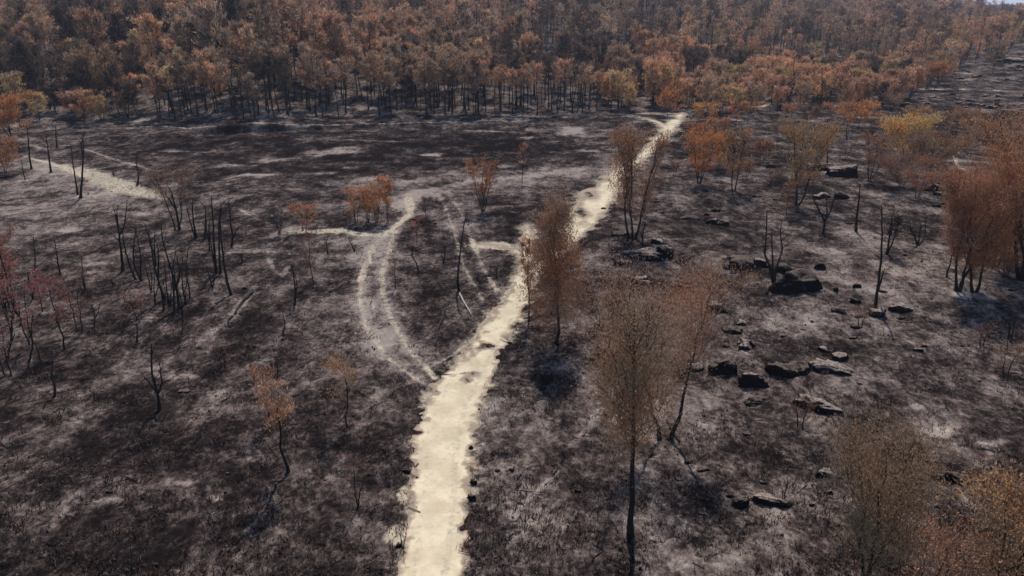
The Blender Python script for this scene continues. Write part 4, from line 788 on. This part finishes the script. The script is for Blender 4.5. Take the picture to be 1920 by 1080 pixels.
thin = rs.rand(len(gx)) < np.where(gy < 280, np.where((px < 700) & (edge_d > 30), .62, .95), np.where(gy < 450, .62, .45)) * np.where(fbm(gx / 14, gy / 14, 2, 66) < .33, .55, 1)
thin |= (px > 1600) & (gy > 230) & (rs.rand(len(gx)) < .85); ok &= thin; gx, gy, gz, px, py, dd, gx_id = [a[ok] for a in (gx, gy, gz, px, py, dd, gx_id)]
# where each kind stands
no = fbm(gx / 22, gy / 22, 3, 31); dark_n = fbm(gx / 32, gy / 32, 3, 71)
depth_in = np.interp(px, EX, EY) - py
def g2(x, y, rx, ry): return np.exp(-(((px - x) / rx) ** 2 + ((py - y) / ry) ** 2))
oakw = .05 + .9 * g2(120, 190, 200, 45) + .95 * (px > 1130) * np.exp(-np.maximum(depth_in - 55, 0) / 26) + .35 * (px > 1150) + .6 * g2(1100, 205, 110, 22) * .8
snagw = .10 + .75 * g2(1000, 150, 110, 26) + .55 * g2(1050, 60, 240, 45) + .8 * g2(1540, 118, 140, 26) + .4 * g2(860, 30, 160, 25) + .5 * g2(1000, 140, 120, 40) + .3 * (dark_n > .58) + .35 * g2(180, 110, 60, 20)
u = rs.rand(len(gx)); kind = np.where(u < snagw * .8, 2, np.where(rs.rand(len(gx)) < oakw, 1, 0))
dist_o = np.hypot(gx, gy); order = np.argsort(dist_o)
cols = {'rust': (.42, .245, .168), 'orange': (.52, .305, .190), 'ochre': (.47, .335, .190), 'brown': (.34, .230, .165), 'dark brown': (.115, .084, .070)}
cw = np.stack([.8 + 0 * px + .5 * g2(800, 130, 450, 60), .12 + 1.5 * (kind == 1) * (px > 1100) * np.exp(-depth_in / 60) + .25 * g2(860, 120, 250, 60),
               .03 + .55 * g2(150, 190, 170, 40) + .25 * (kind == 1), .9 + .5 * (px < 450) + .4 * (px > 1500), .35 + 1.0 * (dark_n > .52) + 1.1 * np.clip((75 - py) / 50, 0, 1) + .4 * (px < 350) * (py < 130)], 1)
dz = g2(1000, 150, 120, 30) + g2(1080, 50, 260, 45) + g2(1540, 112, 160, 28) + .8 * g2(170, 95, 90, 28) + .7 * g2(560, 30, 90, 30); cw[:, 4] += 2.6 * dz; cw[:, :2] *= (1 - .6 * np.clip(dz, 0, 1))[:, None]
cw *= np.exp((np.stack([fbm(gx / 18, gy / 18, 2, 200 + i) for i in range(5)], 1) - .5) * 7)
cc = np.cumsum(cw, 1) / cw.sum(1, keepdims=True); kind = np.where((gx_id == 1) & (kind == 1), 0, kind); ci = (rs.rand(len(gx))[:, None] > cc).sum(1); cnames = list(cols)
LIM = [300, 290, 220]; cnt = [0, 0, 0]; rest = []; front_i = 0
KN_ = ['scorched_pine', 'scorched_oak', 'charred_tree']; KW = ['crowned pine', 'crowned oak', 'charred bare tree']; PK = ['pine', 'oak', 'snag']
GR = ['scorched pines of the forest', 'scorched oaks of the forest', 'charred bare trees of the forest']
indiv = []
for i in order:
    k = kind[i]
    if cnt[k] < LIM[k]: cnt[k] += 1; indiv.append(i)
    else: rest.append(i)
fr = sorted([i for i in indiv if depth_in[i] < 9], key=lambda i: px[i]); rank = {i: n for n, i in enumerate(fr)}
seen_lab = {}
def ordw(n):
    return '%d%s' % (n, 'th' if 10 <= n % 100 <= 20 else {1: 'st', 2: 'nd', 3: 'rd'}.get(n % 10, 'th'))
CD = {'rust': 'rust brown', 'orange': 'orange', 'ochre': 'yellow brown', 'brown': 'dull brown', 'dark brown': 'blackish'}
cells = {}
for i in sorted(indiv, key=lambda i: px[i]):
    k = kind[i]; z = ['far left', 'left', 'left middle', 'centre', 'right middle', 'right', 'far right'][int(np.clip(px[i] / 275, 0, 6))]
    row = 'front row' if depth_in[i] < 9 else 'second rank' if depth_in[i] < 24 else 'third rank' if depth_in[i] < 45 else 'back ranks'
    cells.setdefault((('' if k == 2 else CD[cnames[ci[i]]] + ' ') + KW[k], row, z), []).append(i)
LAB = {}
for (what, row, z), l in cells.items():
    for n_, i in enumerate(l): LAB[i] = ('%s %s, forest %s, %s' % ('lone' if len(l) == 1 else ordw(n_ + 1) + ' from left', what, row, z)) if len(l) < 60 else '%s in the %s of the forest, %s part' % (what, row, z)
for i in sorted(indiv, key=lambda i: px[i]):
    k = kind[i]; pr = PR['slim' if gx_id[i] and k == 0 else PK[k]]; p = pr[rs.randint(len(pr))]
    t = empty(KN_[k], (gx[i], gy[i], gz[i] - .1)); t.rotation_euler = (rs.normal(0, .025), rs.normal(0, .025), rs.uniform(0, 6.28)); sc = rs.uniform(.66, 1.06) * (1.3 if px[i] < 700 and depth_in[i] > 25 else 1)
    if k == 1: sc *= rs.uniform(.7, 1.1)
    t.scale = (sc, sc, sc * rs.uniform(.92, 1.08))
    cn = cnames[ci[i]]; cd = {'rust': 'rust brown', 'orange': 'orange', 'ochre': 'yellow brown', 'brown': 'dull brown', 'dark brown': 'blackish brown'}[cn]
    lab = LAB[i]
    tag(t, lab, PT if k != 2 else K, GR[k])
    obj('trunk', p['trunk'], t); obj('branches', p['branches'], t)
    c = obj('crown', p['crown'], t); b = np.array(cols[cn]) * rs.uniform(.78, 1.22); c.color = (*(b if k != 2 else b * .5), 1)
# trees farther up the slopes: merged woodland
mbL = []; mbT = []; mbC = []; tV = []; tQ = []; nV = 0; ntv = 0
for i in rest:
    k = kind[i]; pr = PR['slim' if gx_id[i] and k == 0 else PK[k]]; p = pr[rs.randint(len(pr))]; V0, T0, C0 = p['L']; nL = len(T0)
    far = dist_o[i]; keep = min(nL, int({0: 620, 1: 560, 2: 90}[k] * (1.25 if far < 300 else .8 if far < 450 else .55))); gsc = math.sqrt(1700 / keep) * .62 if k < 2 else 1.4
    s = rs.choice(nL, keep, replace=False); tri = V0.reshape(-1, 3, 3)[s]; cen = tri.mean(1, keepdims=True); tri = cen + (tri - cen) * gsc
    a = rs.uniform(0, 6.28); Rm = np.array([[cos(a), -sin(a), 0], [sin(a), cos(a), 0], [0, 0, 1]]); sc = rs.uniform(.78, 1.15) * (1.2 if px[i] < 700 else 1.0) * (rs.uniform(.7, 1.1) if k == 1 else 1)
    mbL.append(((tri.reshape(-1, 3) @ Rm.T) * sc + [gx[i], gy[i], gz[i] - .1]))
    b = np.array(cols[cnames[ci[i]]]) * rs.uniform(.7, 1.25) * (.5 if k == 2 else 1); cc_ = C0.reshape(-1, 3, 4)[s].reshape(-1, 4) * np.array([*b, 1]); mbC.append(cc_)
    # trunk: a tapered four-sided pole, plus limbs for the bare ones
    lx, ly = rs.normal(0, .3, 2); Hh = p['H'] * sc * .9
    vv, tt_, qq = tube(np.array([[0, 0, -.3], [lx, ly, Hh * .5], [lx * .4, ly * .6, Hh]]), [.17, .12, .04], 4); tV.append(vv + [gx[i], gy[i], gz[i]]); tQ.append(qq + ntv); ntv += len(vv)
    if k == 2:
        for b_ in range(6):
            z = Hh * rs.uniform(.4, .95); aa = rs.uniform(0, 6.28); l = rs.uniform(.7, 1.6)
            vv, tt_, qq = tube(np.array([[lx * .8, ly * .8, z], [lx + cos(aa) * l, ly + sin(aa) * l, z + l * .8]]), [.06, .03], 3); tV.append(vv + [gx[i], gy[i], gz[i]]); tQ.append(qq + ntv); ntv += len(vv)
if rest:
    VL = np.concatenate(mbL); TL = np.arange(len(VL)).reshape(-1, 3); w = empty('far_woodland', (0, 300, 0)); tag(w, 'rest of the scorched forest covering the far slopes', 'forest', None, 'stuff')
    w.location = (0, 0, 0)
    c = obj('crown', mesh_from('crown', VL, TL, None, False, M_LEAF, {'tint': np.concatenate(mbC)}), w); c.color = (1, 1, 1, 1); c['kind'] = 'stuff'
    c2 = obj('trunk', mesh_from('trunk', np.concatenate(tV), None, np.concatenate(tQ), True, M_BARK), w); c2['kind'] = 'stuff'
print('forest individuals', cnt, 'rest', len(rest), 'leaf tris', sum(len(a) for a in mbL) // 3)
for lab, x, y, t, wdt, c in [('olive crowned oak alone on the upper rocky hillside', 1860, 137, 84, 38, (.15, .10, .055)), ('orange domed oak beside the white stone where the far track leaves the forest', 1752, 168, 118, 56, (.24, .115, .058)), ('small mauve brown oak on the rocky hillside edge', 1798, 130, 96, 26, (.11, .065, .05))]:
    plant(O, lab, PT, x, y, t, y - 16, wdt, c, 'oaks beside the far right hillside', dens=2.0, elev=40, nb=14, nt=6, prof='dome')

# ---------------------------------------------------------------- burnt stubble, twigs and stones over the ground
rs = np.random.RandomState(3); n = 14000
qx = rs.uniform(-60, 1980, n * 2); qy = 1120 - (rs.rand(n * 2) ** 1.25) * 850
d_ = np.stack([(qx - 960) / F, cos(PITCH) + (540 - qy) / F * sin(PITCH), -sin(PITCH) + (540 - qy) / F * cos(PITCH)], 1); t_ = -CAMH / d_[:, 2]
sx_, sy_ = d_[:, 0] * t_, d_[:, 1] * t_
# look the path and ash fields up on the ground grid
ri = np.clip(np.searchsorted(dist, sy_), 1, nr - 1); av = sx_ * cos(PITCH) / (sy_ * cos(PITCH) + CAMH * sin(PITCH)); ai = np.clip(np.searchsorted(acol, av), 1, nc - 1)
pf = P_f[ri, ai]; litv = LIT[ri, ai]; clump = fbm(sx_ / 2.5, sy_ / 2.5, 3, 55)
kp = (pf < rs.normal(-.15, .22, n * 2)) & (clump > rs.uniform(.3, .62, n * 2)); sx_, sy_, litv, ri, ai = sx_[kp][:n], sy_[kp][:n], litv[kp][:n], ri[kp][:n], ai[kp][:n]
sz_ = GZm[ri, ai]; nn = len(sx_); per = 4
base = np.repeat(np.stack([sx_, sy_, sz_ - .03], 1), per, 0) + np.concatenate([rs.normal(0, .10, (nn * per, 2)), np.zeros((nn * per, 1))], 1)
dl = rs.normal(0, .55, (nn * per, 3)); dl[:, 2] = np.abs(dl[:, 2]) + .6; Vs, Ts, Cs = leaves(base, dl, .26, .028, rs, .2, .2)
lr = np.repeat(np.repeat(litv, per), 3); isr = (rs.rand(nn * per) < .12)[np.arange(nn * per)]; isr = np.repeat(isr, 3) | (np.repeat(rs.rand(nn * per), 3) < lr * 1.2)
bc = np.where(isr[:, None], np.array([.14, .06, .035]), np.array([.022, .018, .019])); pale = np.repeat(rs.rand(nn * per) < .16, 3); bc = np.where(pale[:, None] & ~isr[:, None], np.array([.17, .14, .13]), bc)
Cs[:, :3] *= bc
st = obj('burnt_stubble', mesh_from('burnt_stubble', Vs, Ts, None, False, M_LEAF, {'tint': Cs})); st.color = (1, 1, 1, 1)
tag(st, 'charred grass stubble and twigs scattered over the burnt ground', 'stubble', None, 'stuff')
mb = MB(); V2, T2 = ico(1); V2 = np.array(V2)
pick = rs.choice(nn, 1100, replace=False)
for i in pick:
    s = rs.uniform(.03, .09) * (1 + (rs.rand() < .06) * 1.2); o = rs.uniform(-1, 1, 2) * .5
    mb.add(V2 * s * rs.uniform(.6, 1.3, 3) * (1 + rs.uniform(-.15, .15, (len(V2), 1))) + [sx_[i] + o[0], sy_[i] + o[1], sz_[i] + s * .15], T2)
mb2 = MB()
for i in rs.choice(nn, 900, replace=False):
    l = rs.uniform(.25, 1.1) * (1 + (rs.rand() < .08) * 1.3); a = rs.uniform(0, 6.28); o = rs.uniform(-.6, .6, 2); c0 = np.array([sx_[i] + o[0], sy_[i] + o[1], sz_[i] + .05]); dv = np.array([cos(a), sin(a), rs.uniform(-.05, .15)]) * l * .5
    mb2.add(*tube(np.array([c0 - dv, c0 + rs.normal(0, .06, 3) * [1, 1, .3], c0 + dv]), np.array([.035, .028, .012]) * rs.uniform(.6, 1.3), 4))
tag(obj('twigs', mb2.mesh('twigs', M_BARK)), 'fallen charred twigs and sticks littering the burnt ground', 'twigs', None, 'stuff')
tag(obj('pebbles', mb.mesh('pebbles', M_TWIG)), 'small stones and clods scattered over the burnt ground', 'pebbles', None, 'stuff')

# ---------------------------------------------------------------- haze over the far slopes
def haze(dens):
    x, y0, y1, z0, z1 = 13990, -60, 13990, -12, 130
    Vh = np.array([[a, b, c] for a in (-x, x) for b in (y0, y1) for c in (z0, z1)], float)
    Qh = [[0, 1, 3, 2], [4, 6, 7, 5], [0, 4, 5, 1], [2, 3, 7, 6], [0, 2, 6, 4], [1, 5, 7, 3]]
    m, nt, out = newmat('haze'); v = nt.nodes.new('ShaderNodeVolumePrincipled'); v.inputs['Density'].default_value = dens; v.inputs['Color'].default_value = (.62, .70, .95, 1); v.inputs['Anisotropy'].default_value = .2
    nt.links.new(v.outputs[0], out.inputs['Volume']); o = obj('haze', mesh_from('haze', Vh, None, Qh, False, m)); tag(o, 'thin bluish haze over the far forest slopes', 'haze', None, 'stuff')
haze(.00013)
